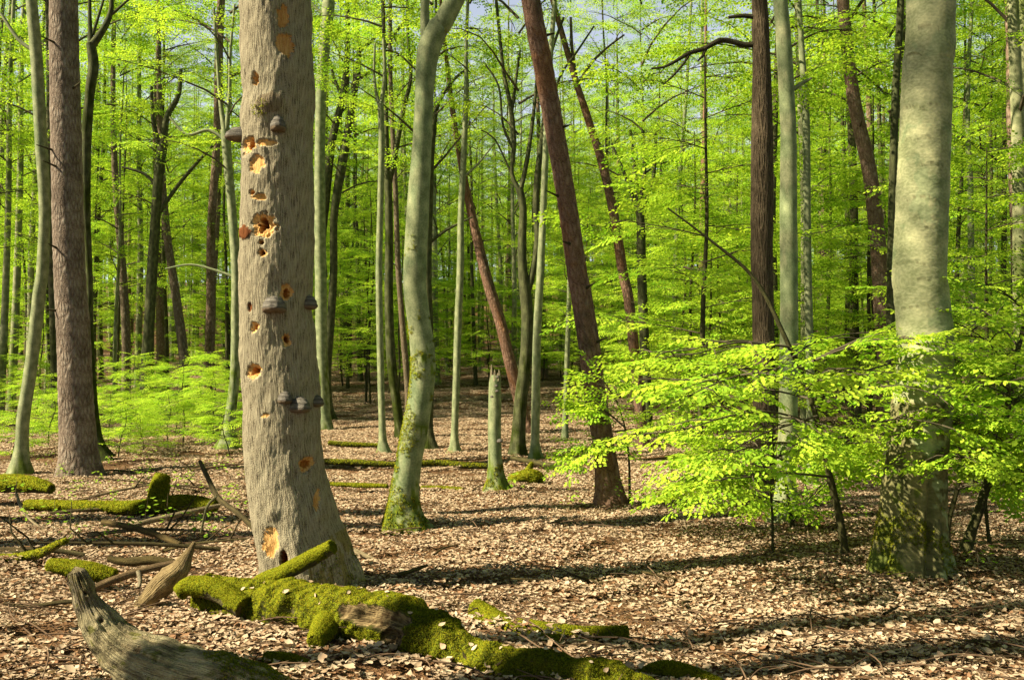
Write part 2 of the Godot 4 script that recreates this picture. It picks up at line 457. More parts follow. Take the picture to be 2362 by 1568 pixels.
# ---------------------------------------------------------------- ground
func forest_floor() -> void:
	var g := G()
	var xs := []; var zs := []
	var x := -260.0
	while x < 260.0:
		xs.append(x)
		x += 0.25 if absf(x) < 7.0 else (1.0 if absf(x) < 30.0 else 12.0)
	var z := 14.0
	while z > -330.0:
		zs.append(z)
		z -= 0.25 if z < -2.0 and z > -14.0 else (1.0 if z > -60.0 else 8.0)
	for zz in zs:
		for xx in xs:
			g.v.append(Vector3(xx, H(xx, zz), zz)); g.t.append(Vector2(xx, zz) / 0.7); g.c.append(Color(0.80, 0.80, 0.78))
			var dx := 0.2
			g.n.append(Vector3(H(xx - dx, zz) - H(xx + dx, zz), 2.0 * dx, H(xx, zz - dx) - H(xx, zz + dx)).normalized())
	var w := xs.size()
	for j in zs.size() - 1:
		for i in w - 1:
			var a := j * w + i
			g.i.append_array(PackedInt32Array([a, a + 1, a + w, a + 1, a + w + 1, a + w]))
	var ground := MeshInstance3D.new(); ground.name = "forest_floor"; ground.mesh = commit(g, M.soil); ground.set_meta("kind", "structure"); add_child(ground)
	ground.set_meta("label", "brown leaf covered forest floor rising gently into the distance"); ground.set_meta("category", "ground")
	# litter: square metres of loose leaves, laid again and again with other turns
	var patches := []
	for v in 5:
		var p := G()
		for k in 760:
			dry_leaf(p, Vector3(rr(-0.55, 0.55), rr(0.004, 0.024), rr(-0.55, 0.55)), rr(0, TAU), rr(-0.2, 0.2), 0)
		patches.append(commit(p, M.litter))
	var at := []
	var zz := -1.4
	while zz > -75.0:
		var stepz := 0.72 if zz > -14.0 else (0.95 if zz > -32.0 else 1.5)
		var half := 1.6 + 0.62 * -zz
		var xx := -half
		while xx < half:
			var p := Vector3(xx + rr(-0.15, 0.15), 0, zz + rr(-0.15, 0.15))
			p.y = H(p.x, p.z)
			var n := Vector3(H(p.x - 0.3, p.z) - H(p.x + 0.3, p.z), 0.6, H(p.x, p.z - 0.3) - H(p.x, p.z + 0.3)).normalized()
			var q := Quaternion(Vector3.UP, n)
			at.append(Transform3D(Basis(q) * Basis(Vector3.UP, rr(0, TAU)).scaled(Vector3(stepz / 0.85, 1.0, stepz / 0.85)), p))
			xx += stepz
		zz -= stepz
	lit = thing("leaf_litter", "dry brown beech leaves lying over the whole forest floor", "leaf litter")
	lit.set_meta("kind", "stuff")
	scatter("fallen_leaves", patches, at, lit)
	# the largest single leaves at the near edge
	for k in 300:
		var sx := rr(30.0, 2330.0); var sy := 1395.0 + 172.0 * sqrt(rng.randf())
		var p := hit(sx, sy)
		var o := MeshInstance3D.new(); o.name = "fallen_leaf"; o.mesh = sprays.dry[k % 8]
		o.transform = Transform3D(Basis(Vector3.UP, rr(0, TAU)) * Basis(Vector3.RIGHT, rr(-0.5, 0.5)) * Basis(Vector3.BACK, rr(-0.5, 0.5)) * rr(1.0, 1.3), p + Vector3(0, rr(0.03, 0.05), 0))
		ground.add_child(o, true)


# ---------------------------------------------------------------- the dead trunk
func dead_tree() -> void:
	var base := hit(705, 1358)
	var D := -base.z
	var k := D / F
	var o := thing("dead_tree", "thick dead beech trunk with woodpecker holes and bracket fungi behind the mossy log", "tree", Vector3.ZERO)
	heroes.append([base, "the dead trunk with bracket fungi"]); taken.append(Vector2(base.x, base.z))
	# rows from the ground up: [y, centre x, width]
	var ctl := [[1400, 716, 232], [1350, 712, 216], [1300, 701, 202], [1200, 679, 186], [1100, 661, 174], [1000, 652, 172], [900, 646, 176], [800, 641, 172], [700, 635, 169], [640, 634, 172], [560, 636, 168], [500, 638, 167], [400, 640, 165], [320, 640, 163], [260, 639, 168], [220, 641, 164], [100, 638, 164], [0, 634, 162], [-300, 628, 156], [-900, 640, 140], [-1700, 650, 110]]
	var ys := []
	var y := 1400.0
	while y > -30.0:
		ys.append(y); y -= 2.2
	while y > -1700.0:
		ys.append(y); y -= 30.0
	var path := []
	var seg := 0
	for yy in ys:
		while seg < ctl.size() - 2 and yy < ctl[seg + 1][0]: seg += 1
		var a = ctl[maxi(seg - 1, 0)]; var b = ctl[seg]; var c = ctl[seg + 1]; var d = ctl[mini(seg + 2, ctl.size() - 1)]
		var t: float = (b[0] - yy) / float(b[0] - c[0])
		var s := t * t * (3.0 - 2.0 * t)
		var cx: float = lerpf(lerpf(b[1], c[1], t), lerpf(b[1], c[1], s), 0.5); var w: float = lerpf(lerpf(b[2], c[2], t), lerpf(b[2], c[2], s), 0.5)
		path.append(q4(px(cx, yy, D), w * 0.5 * k))
	# [x, y, width, height, depth in metres, inner hole 0..1, wood tone, patch kind]: wood 1, dark rotten 2
	var pits := [
		[670, 68, 26, 56, 0.018, 0, 0.42, 1], [674, 128, 40, 60, 0.020, 0, 0.48, 1], [608, 204, 20, 34, 0.030, 0.5, 0.7, 1],
		[590, 350, 38, 42, 0.035, 0.3, 0.9, 1], [634, 349, 52, 16, 0.018, 0, 1.0, 1], [610, 396, 42, 42, 0.022, 0, 1.0, 1],
		[602, 459, 14, 14, 0.02, 0.3, 1.0, 1], [621, 470, 36, 16, 0.016, 0, 1.0, 1],
		[627, 530, 64, 52, 0.030, 1.0, 1.0, 1], [582, 547, 34, 30, -0.012, 0, 0.22, 2], [625, 594, 24, 18, 0.020, 0.5, 0.9, 1], [623, 571, 14, 12, 0.02, 0.4, 0.7, 1],
		[678, 683, 28, 36, 0.018, 0.2, 0.65, 1], [592, 712, 14, 20, 0.016, 0, 0.25, 2], [606, 757, 22, 26, 0.026, 0.6, 0.95, 1],
		[680, 790, 22, 28, 0.022, 0.4, 0.95, 1], [602, 855, 40, 36, 0.028, 0.3, 0.95, 1], [632, 953, 26, 14, 0.008, 0, 0.8, 1],
		[719, 1072, 28, 36, 0.024, 0.15, 0.6, 1], [744, 1160, 12, 44, 0.014, 0, 0.6, 1], [642, 1226, 40, 66, 0.014, 0, 0.95, 1], [676, 1270, 22, 50, 0.03, 0.3, 0.3, 2],
	]
	var patch_of := {}
	var shape := func(row, a, p, r):
		var yy: float = ys[row]
		var dr := 0.0
		var id := 0
		var c := Color(0.61, 0.64, 0.635)
		var n := no1.get_noise_3dv(p * Vector3(9, 4, 9))
		dr += 0.010 * n + 0.022 * no2.get_noise_3dv(p * Vector3(2.2, 1.4, 2.2))
		dr += 0.0045 * no1.get_noise_3dv(p * Vector3(38, 9, 38))
		var fl := clampf((yy - 1120.0) / 280.0, 0.0, 1.0)
		if fl > 0.0: dr += 0.05 * fl * fl * sin(a * 4.0 + 0.6) + 0.025 * fl * sin(a * 7.0 + 1.0)
		var facing := cos(a)
		var wpx: float = r / k * 2.0
		if facing > -0.1 and yy > -30.0:
			var q: Vector4 = path[row]
			var x := screen(v3(q)).x + sin(a) * wpx * 0.5
			# old branch burl and knots
			var bu := exp(-(pow((x - 640.0) / 34.0, 2.0) + pow((yy - 262.0) / 30.0, 2.0)))
			dr += 0.03 * bu
			if bu + 0.35 * n > 0.55: c = Color(0.42, 0.40, 0.36)
			dr += 0.03 * exp(-(pow((x - 652.0) / 14.0, 2.0) + pow((yy - 1165.0) / 22.0, 2.0)))
			for k2 in pits.size():
				var f: Array = pits[k2]
				if absf(yy - f[1]) > f[3] * 0.75 or absf(x - f[0]) > f[2] * 0.75: continue
				var e := sqrt(pow((x - f[0]) / (f[2] * 0.5), 2.0) + pow((yy - f[1]) / (f[3] * 0.5), 2.0)) + 0.42 * no1.get_noise_3dv(p * 13.0) + 0.2 * no2.get_noise_3dv(p * 40.0)
				if e < 1.15:
					dr -= f[4] * (1.0 - smoothstep(0.72, 1.1, e))
					if f[5] > 0.0: dr -= 0.19 * f[5] * (1.0 - smoothstep(0.34, 0.60, e + 0.08))
				if e < 0.98:
					id = k2 + 1
					var t: float = f[6]
					c = Color(0.44, 0.36, 0.27).lerp(Color(0.98, 0.96, 0.88), t) if f[7] == 1 else Color(0.20, 0.11, 0.07)
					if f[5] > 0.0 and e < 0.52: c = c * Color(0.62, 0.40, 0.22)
		if yy > 1250.0 and sin(a) > 0.3 and n > 0.05: c = Color(0.5, 0.5, 0.3)
		return [dr, c, id]
	var g := G()
	tube(g, path, 220, {"shape": shape, "patches": patch_of, "tu": 0.3, "tv": 0.36})
	part("trunk", commit(g, M.dead), o)
	for id in patch_of:
		var f: Array = pits[id - 1]
		var h := part("woodpecker_hole" if f[5] > 0.0 else "bare_patch", sub_mesh(g, patch_of[id], M.wood), o)
		if id == 9: h.set_meta("label", "large round woodpecker nest hole with pale chipped rim")
		if f[7] == 2: h.name = numbered_in(o, "rotten_patch")
	# bracket fungi: [x, y, width, height, which way it faces as an angle, label]
	for f in [[572, 318, 50, 40, -1.25, "dark bracket fungus jutting from the lit edge of the trunk"], [656, 309, 36, 44, 0.25, "small dark hoof fungus beside the burl"], [650, 712, 56, 44, 0.2, "largest grey hoof fungus at mid height"],
			[671, 916, 34, 32, 0.35, "pale grey hoof fungus above the black one"], [692, 934, 48, 42, 0.7, "black hoof fungus low on the trunk"], [723, 702, 40, 40, 1.35, "black bracket fungus seen edge on"], [730, 926, 36, 34, 1.4, "low black bracket seen edge on"]]:
		var row := 0
		for j in ys.size():
			if ys[j] > f[1]: row = j
		var q: Vector4 = path[row]
		var dir := Vector3(sin(f[4]), 0, cos(f[4]))
		var b := part("bracket_fungus", bracket(f[2] * k * 0.98, f[3] * k * 0.8, 0.85 if f[4] < 1.0 else 0.6), o)
		b.transform = Transform3D(Basis(Vector3.UP, f[4]), v3(q) + dir * (q.w - 0.02))
		b.set_meta("label", f[5])
	var keep := func(p, n):
		var s := screen(p)
		if n.z < -0.2: return false
		var m := no1.get_noise_3dv(p * 6.0)
		if Vector2(s.x - 594.0, (s.y - 246.0)).length() < 17.0 + 22.0 * m: return true
		if Vector2(s.x - 626.0, (s.y - 205.0) * 0.6).length() < 9.0 + 14.0 * m: return true
		return s.y > 1255.0 and s.x > 722.0 and m > 0.12
	moss(g, o, 26000, 0.012, keep)

func numbered_in(o: Node3D, c: String) -> String:
	var n := 0
	for ch in o.get_children():
		if String(ch.name).begins_with(c): n += 1
	return c if n == 0 else "%s_%03d" % [c, n]

# a hoof-shaped bracket: ridged dome above, flat pale pore face below; opens towards +z
func bracket(w: float, h: float, deep: float) -> ArrayMesh:
	var g := G()
	var nu := 22; var nv := 14
	var d := w * deep
	for j in nv + 1:
		var v := float(j) / nv
		for i in nu + 1:
			var u := PI * i / nu
			# v: 0 top centre at the bark, 0.75 rim, 1 under centre
			var rad := 0.0; var y := 0.0
			if v < 0.75:
				var t := v / 0.75
				rad = pow(sin(t * PI * 0.5), 0.8); y = h * (cos(t * PI * 0.5) * 0.95 - 0.30)
				y += h * 0.05 * sin(t * 22.0)
			else:
				var t := (v - 0.75) / 0.25
				rad = 1.0 - t; y = -h * (0.30 + 0.10 * sin(t * PI))
			var wob := 1.0 + 0.10 * no1.get_noise_3d(cos(u) * 2.0 + w * 90.0, v * 3.0, sin(u) * 2.0)
			g.v.append(Vector3(cos(u) * w * 0.5 * rad * wob, y, (0.04 + sin(u) * rad * wob) * d))
			var band := 0.5 + 0.5 * sin(v * 30.0)
			g.c.append(Color(0.62, 0.61, 0.60).lerp(Color(0.30, 0.29, 0.28), band) if v < 0.66 else (Color(0.62, 0.50, 0.38) if v < 0.78 else Color(0.55, 0.42, 0.30)))
			g.t.append(Vector2(u * 0.3, v * 1.2)); g.n.append(Vector3.UP)
	for j in nv:
		for i in nu:
			var a := j * (nu + 1) + i
			g.i.append_array(PackedInt32Array([a, a + 1, a + nu + 1, a + 1, a + nu + 2, a + nu + 1]))
	return soft_normals(g, M.fungus)

func soft_normals(g: Dictionary, mat: Material) -> ArrayMesh:
	var n := PackedVector3Array(); n.resize(g.v.size())
	for k in g.i.size() / 3:
		var a: int = g.i[k * 3]; var b: int = g.i[k * 3 + 1]; var c: int = g.i[k * 3 + 2]
		var f: Vector3 = (g.v[b] - g.v[a]).cross(g.v[c] - g.v[a])
		n[a] += f; n[b] += f; n[c] += f
	for k in n.size(): n[k] = n[k].normalized()
	g.n = n
	return commit(g, mat)


# ---------------------------------------------------------------- named trees
func mossy(amount: float, low: float, bark_scale := 1.0) -> Callable:
	return func(p, dir):
		var hgt: float = p.y - H(p.x, p.z)
		var m := no1.get_noise_3dv(p * Vector3(2.2, 1.3, 2.2)) + 0.5 * no2.get_noise_3dv(p * 9.0)
		if m + amount - hgt / maxf(low, 0.01) * 0.6 > 0.25: return Color(0.28, 0.40, 0.08) * bark_scale
		if m < -0.35: return Color(0.54, 0.66, 0.56) * bark_scale
		return Color(0.66, 0.74, 0.65) * bark_scale

# pts: [x, y, width] from the base up on the photograph's grid; limbs likewise
func hero(called: String, label: String, cat: String, mat: String, pts: Array, o := {}) -> Node3D:
	var base: Vector3 = hit(pts[0][0], pts[0][1]) if not o.has("depth") else px(pts[0][0], pts[0][1], o.depth)
	var D := -base.z
	var k := D / F
	var gy := H(base.x, base.z)
	var t := thing(called, label, cat, Vector3.ZERO, o.get("group", ""))
	heroes.append([base, o.get("as", "")]); taken.append(Vector2(base.x, base.z))
	var p := []
	var first := px(pts[0][0], pts[0][1], D)
	p.append(q4(Vector3(first.x, gy - 0.12, first.z), pts[0][2] * 0.5 * k))
	for j in pts.size():
		var q: Array = pts[j]
		var w := px(q[0], q[1], D)
		if w.y < gy + 0.05: continue
		w.z += 0.25 * no2.get_noise_2d(j * 3.7 + pts[0][0], 5.0) * k * 100.0 * (0.0 if j < 2 else 1.0) * o.get("sway", 0.3)
		p.append(q4(w, q[2] * 0.5 * k))
	var top: float = o.get("top", 0.0)
	if top > 0.0:
		var a: Vector4 = p[p.size() - 1]; var b: Vector4 = p[p.size() - 2]
		var dir := (v3(a) - v3(b)).normalized()
		var r := a.w
		var steps := 4
		for j in steps:
			dir = (dir + Vector3(rr(-0.05, 0.05), 0.12, rr(-0.05, 0.05))).normalized()
			a = q4(v3(a) + dir * (top - gy) / steps * 0.8, r * (1.0 - 0.8 * (j + 1.0) / steps))
			p.append(a)
	var fine: float = o.get("step", 0.18)
	var sides: int = o.get("sides", 20)
	var fl: float = o.get("flare", 0.5)
	var opt := {"flare": fl, "fh": o.get("fh", 0.55), "fy": gy, "lobes": o.get("lobes", 5.0), "ph": pts[0][0] * 0.7, "rough": o.get("rough", 0.05), "rf": o.get("rf", 2.5), "tint": o.get("tint", mossy(o.get("moss", 0.2), o.get("mh", 0.6))), "tu": o.get("tu", 0.6), "tv": o.get("tv", 0.8)}
	if o.has("shape"): opt.shape = o.shape
	var g := G()
	tube(g, smooth(p, fine), sides, opt)
	part("trunk", commit(g, M[mat]), t)
	if mat == "pine" and pts.size() > 5:
		for j in 6:
			var f := rr(0.35, 0.98) * (pts.size() - 1)
			var q: Array = pts[int(f)]; var q2: Array = pts[mini(int(f) + 1, pts.size() - 1)]
			var x := lerpf(q[0], q2[0], fposmod(f, 1.0)); var y := lerpf(q[1], q2[1], fposmod(f, 1.0)); var ww := lerpf(q[2], q2[2], fposmod(f, 1.0)) * k
			var a := rr(-1.9, 1.9); var out := Vector3(sin(a), rr(0.0, 0.35), cos(a)).normalized()
			var c := px(x, y, D) + Vector3(sin(a), 0, cos(a)) * ww * 0.4
			var sg := G()
			tube(sg, [q4(c, 0.022), q4(c + out * ww * 0.3, 0.014), q4(c + out * (ww * 0.3 + rr(0.03, 0.22)), 0.007)], 7, {"cap": true, "col": Color(0.5, 0.45, 0.4)})
			part("dead_stub", commit(sg, M.dark), t)
	for l in o.get("limbs", []):
		var lp := []
		var dz := 0.0
		for q in l:
			if q.size() > 3: dz = q[3]
			lp.append(q4(px(q[0], q[1], D + dz), q[2] * 0.5 * k))
		var lg := G()
		tube(lg, smooth(lp, 0.15), 10, {"rough": 0.08, "rf": 4.0, "tint": mossy(0.0, 0.5), "tu": 0.4, "tv": 0.6, "cap": true})
		part("limb", commit(lg, M[mat]), t)
	if o.has("crown"):
		var c := part("crown", crowns[o.crown], t)
		c.transform = Transform3D(Basis(Vector3.UP, rr(0, TAU)).scaled(Vector3.ONE * o.get("cs", 1.0)), Vector3(p[p.size() - 1].x * 0.5 + base.x * 0.5, gy + o.get("ch", 0.0), base.z))
	if o.has("tufts"): moss(g, t, o.tufts, o.get("tuft_size", 0.014), o.tuft_where)
	return t

var crowns := {}

# A crown round an upright axis: limbs, side branches and sprays of leaves
func make_crown(sd: int, h0: float, h1: float, nl: int, L: float, rise: float, size: float, keep: float, set_name := "far") -> ArrayMesh:
	rng.seed = sd
	var st := SurfaceTool.new(); st.begin(Mesh.PRIMITIVE_TRIANGLES)
	var g := G()
	for i in nl:
		var f := (i + rr(0.0, 0.9)) / nl
		var h := lerpf(h0, h1, f)
		var az := i * 2.4 + rr(-0.5, 0.5)
		var len := L * rr(0.55, 1.1) * (1.0 - 0.55 * f) * (0.7 + 0.3 * sin(f * PI))
		var p := Vector3(0, h, 0)
		var d := Vector3(cos(az), rise * rr(0.6, 1.3), sin(az)).normalized()
		var pts := [q4(p, 0.012 + 0.008 * len)]
		for s in 5:
			p += d * len / 5.0
			d = (d + Vector3(rr(-0.2, 0.2), -0.16 * rise + rr(-0.08, 0.06), rr(-0.2, 0.2))).normalized()
			pts.append(q4(p, (0.012 + 0.008 * len) * (1.0 - 0.17 * (s + 1))))
		tube(g, pts, 4, {"col": Color(0.075, 0.068, 0.045)})
		branch_sprays(st, g, pts, len, size, keep, set_name)
	var m := st.commit()
	m.surface_set_material(0, M.leaf)
	return commit(g, M.twig, m)

func branch_sprays(st: SurfaceTool, g: Dictionary, pts: Array, len: float, size: float, keep: float, set_name: String) -> void:
	var along := 0.18
	var s := 1.0
	while along < 1.0:
		var a := along * (pts.size() - 1)
		var j := mini(int(a), pts.size() - 2)
		var q := v3(pts[j]).lerp(v3(pts[j + 1]), a - j)
		var d := (v3(pts[j + 1]) - v3(pts[j])).normalized()
		var side := d.cross(Vector3.UP).normalized() * s
		var bl := len * 0.42 * (1.1 - along * 0.7) * rr(0.6, 1.2)
		var bd := (d * 0.75 + side * rr(0.6, 1.0) + Vector3(0, rr(-0.28, 0.26), 0)).normalized()
		var e := q + bd * bl + Vector3(0, -0.05 * bl, 0)
		tube(g, [q4(q, 0.007), q4(q.lerp(e, 0.5) + Vector3(0, 0.02, 0), 0.005), q4(e, 0.002)], 3, {"col": Color(0.07, 0.062, 0.042)})
		var n := maxi(1, int(bl / (size * 0.55)))
		for b in n + 1:
			if rng.randf() > keep: continue
			var o := q.lerp(e, (b + 0.4) / (n + 1.0))
			var sd2 := bd.cross(Vector3.UP).normalized() * (1.0 if b % 2 else -1.0)
			var x := (bd + sd2 * rr(0.2, 0.9) + Vector3(0, rr(-0.40, 0.22), 0)).normalized() if b < n else bd
			put_spray(st, o, x, size * rr(0.75, 1.25), set_name)
		s = -s
		along += rr(0.10, 0.17)
	var tip := v3(pts[pts.size() - 1])
	put_spray(st, tip - (tip - v3(pts[pts.size() - 2])) * 0.3, (tip - v3(pts[pts.size() - 2])).normalized(), size, set_name)

func put_spray(st: SurfaceTool, o: Vector3, x: Vector3, size: float, set_name: String) -> void:
	var up := (Vector3(rr(-0.5, 0.5), 1.0, rr(-0.5, 0.5))).normalized()
	var z := x.cross(up).normalized()
	var m: ArrayMesh = sprays[set_name][rng.randi() % sprays[set_name].size()]
	st.append_from(m, 0, Transform3D(Basis(x, z.cross(x).normalized(), z) * Basis().scaled(Vector3.ONE * size), o))

func hero_trees() -> void:
	for k in 5: crowns["beech%d" % k] = make_crown(100 + k, rr(5.0, 8.0), rr(19.0, 23.0), 25, rr(3.6, 4.6), 0.9, 0.95, 0.68)
	for k in 3: crowns["slim%d" % k] = make_crown(200 + k, rr(2.6, 4.6), rr(11.0, 14.0), 20, rr(1.8, 2.5), 0.5, 0.85, 0.65)
	for k in 2: crowns["high%d" % k] = make_crown(300 + k, 12.0, 22.0, 20, 3.6, 0.5, 1.0, 0.5)
	rng.seed = 77
	# right beech
	# old branch scars like raised eyebrows: [x, y, half width]
	var scars := [[2104, 242, 34], [2150, 236, 22], [2132, 312, 16], [2096, 318, 20], [2150, 372, 26], [2128, 450, 40], [2110, 498, 14], [2148, 520, 24], [2102, 600, 44], [2128, 640, 20], [2140, 56, 26], [2110, 120, 18], [2136, 700, 26], [2095, 705, 18]]
	var wrinkle := func(_row, a, p, r):
		var m := no1.get_noise_3dv(p * Vector3(1.6, 2.2, 1.6)) + 0.4 * no2.get_noise_3dv(p * 7.0)
		var hgt: float = p.y - H(p.x, p.z)
		var s := screen(p)
		var dr: float = r * 0.03 * no1.get_noise_3dv(p * 3.0) + 0.004 * no1.get_noise_3dv(p * Vector3(7, 30, 7))
		var c := Color(0.92, 0.95, 0.86)
		if m < -0.22: c = Color(0.74, 0.84, 0.74)
		if p.z > -7.6:
			for f in scars:
				var x: float = (s.x - f[0]) / f[2]
				if absf(x) < 1.0:
					var dy: float = s.y - f[1] - x * x * f[2] * 0.35
					var ridge := exp(-dy * dy / 9.0) * (1.0 - x * x)
					dr += 0.008 * ridge - 0.006 * exp(-(dy - 5.0) * (dy - 5.0) / 12.0) * (1.0 - x * x)
					if dy > 0.5 and dy < 4.0 and no1.get_noise_3dv(p * 40.0) > 0.0: c = Color(0.55, 0.56, 0.48)
		# buttressed foot with a deep fold between its two halves
		var low := clampf((1.15 - hgt) / 1.15, 0.0, 1.0)
		dr -= 0.10 * low * exp(-pow((a - 0.30 + 0.15 * low) / 0.16, 2.0)) + 0.05 * low * exp(-pow((a + 0.75) / 0.18, 2.0))
		dr += 0.06 * low * low * (absf(sin(a * 3.5 + 0.6)) - 0.4)
		if hgt < 1.25 and m > -0.45 + maxf(hgt - 0.7, 0.0) * 1.1:
			dr += 0.012 * no1.get_noise_3dv(p * Vector3(16, 6, 16))
			c = Color(0.50, 0.46, 0.34) if no2.get_noise_3dv(p * Vector3(14, 5, 14)) > -0.15 else Color(0.30, 0.29, 0.20)
		if m > 0.22 + hgt * 0.45: c = Color(0.30, 0.36, 0.10)
		return [dr, c, 0]
	hero("beech_tree", "stout smooth pale beech trunk with a mossy flared foot beside the leafy saplings", "tree", "beech",
		[[2098, 1312, 160], [2104, 1177, 140], [2117, 1033, 132], [2126, 952, 132], [2133, 870, 126], [2134, 776, 122], [2125, 671, 119], [2121, 630, 117], [2127, 482, 115], [2134, 321, 113], [2140, 160, 110], [2148, 0, 108]],
		{"as": "the stout pale beech", "top": 16.0, "sides": 120, "step": 0.02, "flare": 0.16, "fh": 0.35, "lobes": 6.0, "rough": 0.0, "shape": wrinkle, "tufts": 120000, "tuft_size": 0.012, "sway": 0.0,
		"tuft_where": func(p, n): return p.y - H(p.x, p.z) < 0.55 and no1.get_noise_3dv(p * 3.2) + 0.45 * no1.get_noise_3dv(p * 14.0) > -0.10 + (p.y - H(p.x, p.z)) * 0.6})
	# centre: the bent, forked beech
	hero("beech_tree", "bent smooth beech with a green mossy foot, forking high above the clearing", "tree", "beech",
		[[938, 1224, 74], [929, 1180, 70], [941, 1073, 60], [956, 993, 61], [970, 912, 57], [976, 832, 57], [967, 752, 54], [957, 671, 53], [956, 630, 53], [963, 482, 52], [971, 361, 46], [977, 241, 43], [982, 160, 48], [990, 110, 54], [1012, 60, 50], [1048, 0, 44]],
		{"as": "the bent mossy beech", "top": 14.0, "sides": 40, "step": 0.06, "flare": 0.65, "fh": 0.45, "lobes": 5.0, "rough": 0.03, "moss": 0.45, "mh": 1.6, "sway": 0.0, "limbs": [[[988, 130, 44], [982, 80, 26], [979, 40, 22], [980, -60, 20], [976, -300, 14]]],
		"tufts": 60000, "tuft_size": 0.012, "tuft_where": func(p, n): return no1.get_noise_3dv(p * 2.6) + 0.4 * no1.get_noise_3dv(p * 12.0) + (0.25 if n.x < 0.2 else -0.1) > 0.02 + (p.y - H(p.x, p.z)) * 0.22})
	# pines
	var pine_tint := func(p, _d):
		var m := no1.get_noise_3dv(p * Vector3(1.2, 0.7, 1.2)) + 0.4 * no2.get_noise_3dv(p * 8.0)
		if m > 0.32: return Color(0.84, 0.62, 0.45)
		if m < -0.34: return Color(0.50, 0.48, 0.46)
		return Color(0.80, 0.69, 0.63)
	hero("pine_tree", "reddish pine leaning left across the middle of the clearing", "tree", "pine",
		[[1406, 1166, 66], [1406, 1153, 64], [1393, 1033, 51], [1373, 912, 50], [1358, 792, 50], [1339, 671, 49], [1331, 630, 47], [1310, 482, 45], [1283, 321, 45], [1254, 160, 46], [1224, 0, 44]],
		{"as": "the leaning reddish pine", "top": 9.0, "sides": 40, "step": 0.07, "flare": 0.3, "fh": 0.5, "rough": 0.06, "rf": 9.0, "tint": pine_tint, "tu": 0.5, "tv": 0.75, "sway": 0.0})
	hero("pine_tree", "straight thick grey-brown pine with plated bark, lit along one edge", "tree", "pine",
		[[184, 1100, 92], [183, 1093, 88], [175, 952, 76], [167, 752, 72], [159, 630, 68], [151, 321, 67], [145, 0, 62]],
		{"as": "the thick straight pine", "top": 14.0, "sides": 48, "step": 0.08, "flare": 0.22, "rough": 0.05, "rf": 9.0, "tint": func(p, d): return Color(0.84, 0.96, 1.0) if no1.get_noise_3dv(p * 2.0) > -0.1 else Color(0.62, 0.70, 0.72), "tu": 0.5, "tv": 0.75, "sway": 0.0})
	hero("beech_tree", "slim grey beech leaning beside the thick straight pine", "tree", "beech",
		[[46, 1094, 44], [48, 1033, 30], [56, 952, 28], [70, 832, 28], [90, 671, 28], [95, 630, 26], [102, 482, 25], [93, 321, 27], [81, 120, 27], [72, 0, 25]],
		{"as": "the slim grey beech", "top": 12.0, "sides": 20, "rough": 0.06, "rf": 5.0, "moss": 0.25, "crown": "high0", "flare": 0.5, "limbs": [[[92, 140, 12], [76, 118, 10], [40, 90, 9], [0, 30, 7]], [[96, 250, 9], [80, 245, 8]], [[100, 95, 8], [130, 70, 5], [150, 30, 4]]]})
	hero("beech_tree", "mossy forked tree rising close behind the thick straight pine", "tree", "dark",
		[[236, 1068, 46], [222, 1010, 24], [210, 900, 18], [205, 760, 16], [203, 630, 15], [198, 482, 19], [197, 321, 23], [207, 200, 22], [213, 150, 24], [208, 100, 20]],
		{"as": "the mossy forked tree", "rough": 0.08, "moss": 0.5, "mh": 9.0, "flare": 0.9, "limbs": [[[209, 110, 18], [206, 60, 10], [205, 0, 8], [204, -80, 7]], [[210, 105, 20], [232, 75, 16], [250, 40, 13], [256, 0, 10], [250, -90, 8]], [[248, 40, 8], [280, 12, 6], [305, -10, 5]], [[212, 80, 8], [228, 30, 6], [240, -10, 5]]]})
	hero("beech_tree", "pale forked beech with a mossy foot just left of the dead trunk", "tree", "beech",
		[[524, 1035, 40], [530, 960, 26], [541, 860, 22], [543, 700, 21], [544, 630, 22], [533, 482, 20], [523, 361, 21], [519, 300, 22]],
		{"as": "the pale forked beech", "moss": 0.45, "mh": 1.5, "flare": 0.7, "crown": "beech1", "cs": 0.8, "rough": 0.07, "limbs": [[[519, 310, 16], [508, 240, 10], [500, 140, 8], [492, 20, 6]], [[520, 310, 14], [528, 220, 9], [530, 120, 7], [540, 10, 5]], [[521, 325, 10], [480, 300, 8], [430, 310, 7], [390, 270, 5]], [[542, 640, 9], [500, 625, 7], [440, 610, 5], [380, 620, 4]]]})
	hero("beech_tree", "dark forking trunk standing deep between the two pines", "tree", "dark",
		[[338, 850, 30], [342, 760, 24], [348, 630, 24], [358, 500, 22], [366, 400, 22], [374, 330, 22]],
		{"depth": 27.0, "as": "the dark forking trunk", "limbs": [[[374, 340, 18], [384, 270, 14], [410, 220, 11], [416, 160, 8]], [[370, 350, 14], [352, 280, 10], [348, 200, 7]], [[360, 500, 10], [400, 440, 9], [440, 390, 8], [495, 330, 6]], [[362, 430, 8], [330, 400, 7], [280, 385, 5]]], "crown": "slim0", "ch": 2.0})
	hero("pine_tree", "thin dark pine leaning beyond the dark forking trunk", "tree", "pine",
		[[424, 838, 24], [422, 812, 22], [405, 680, 20], [388, 570, 18], [378, 480, 18], [372, 400, 16]], {"depth": 30.0, "as": "the thin dark pine", "top": 12.0})
	hero("pine_tree", "thin straight reddish pine far between the thick pine and dead trunk", "tree", "pine",
		[[290, 820, 20], [286, 700, 19], [275, 560, 17], [266, 430, 15], [262, 330, 13], [258, 200, 11]], {"depth": 34.0, "as": "the far reddish pine", "top": 18.0, "crown": "high1"})
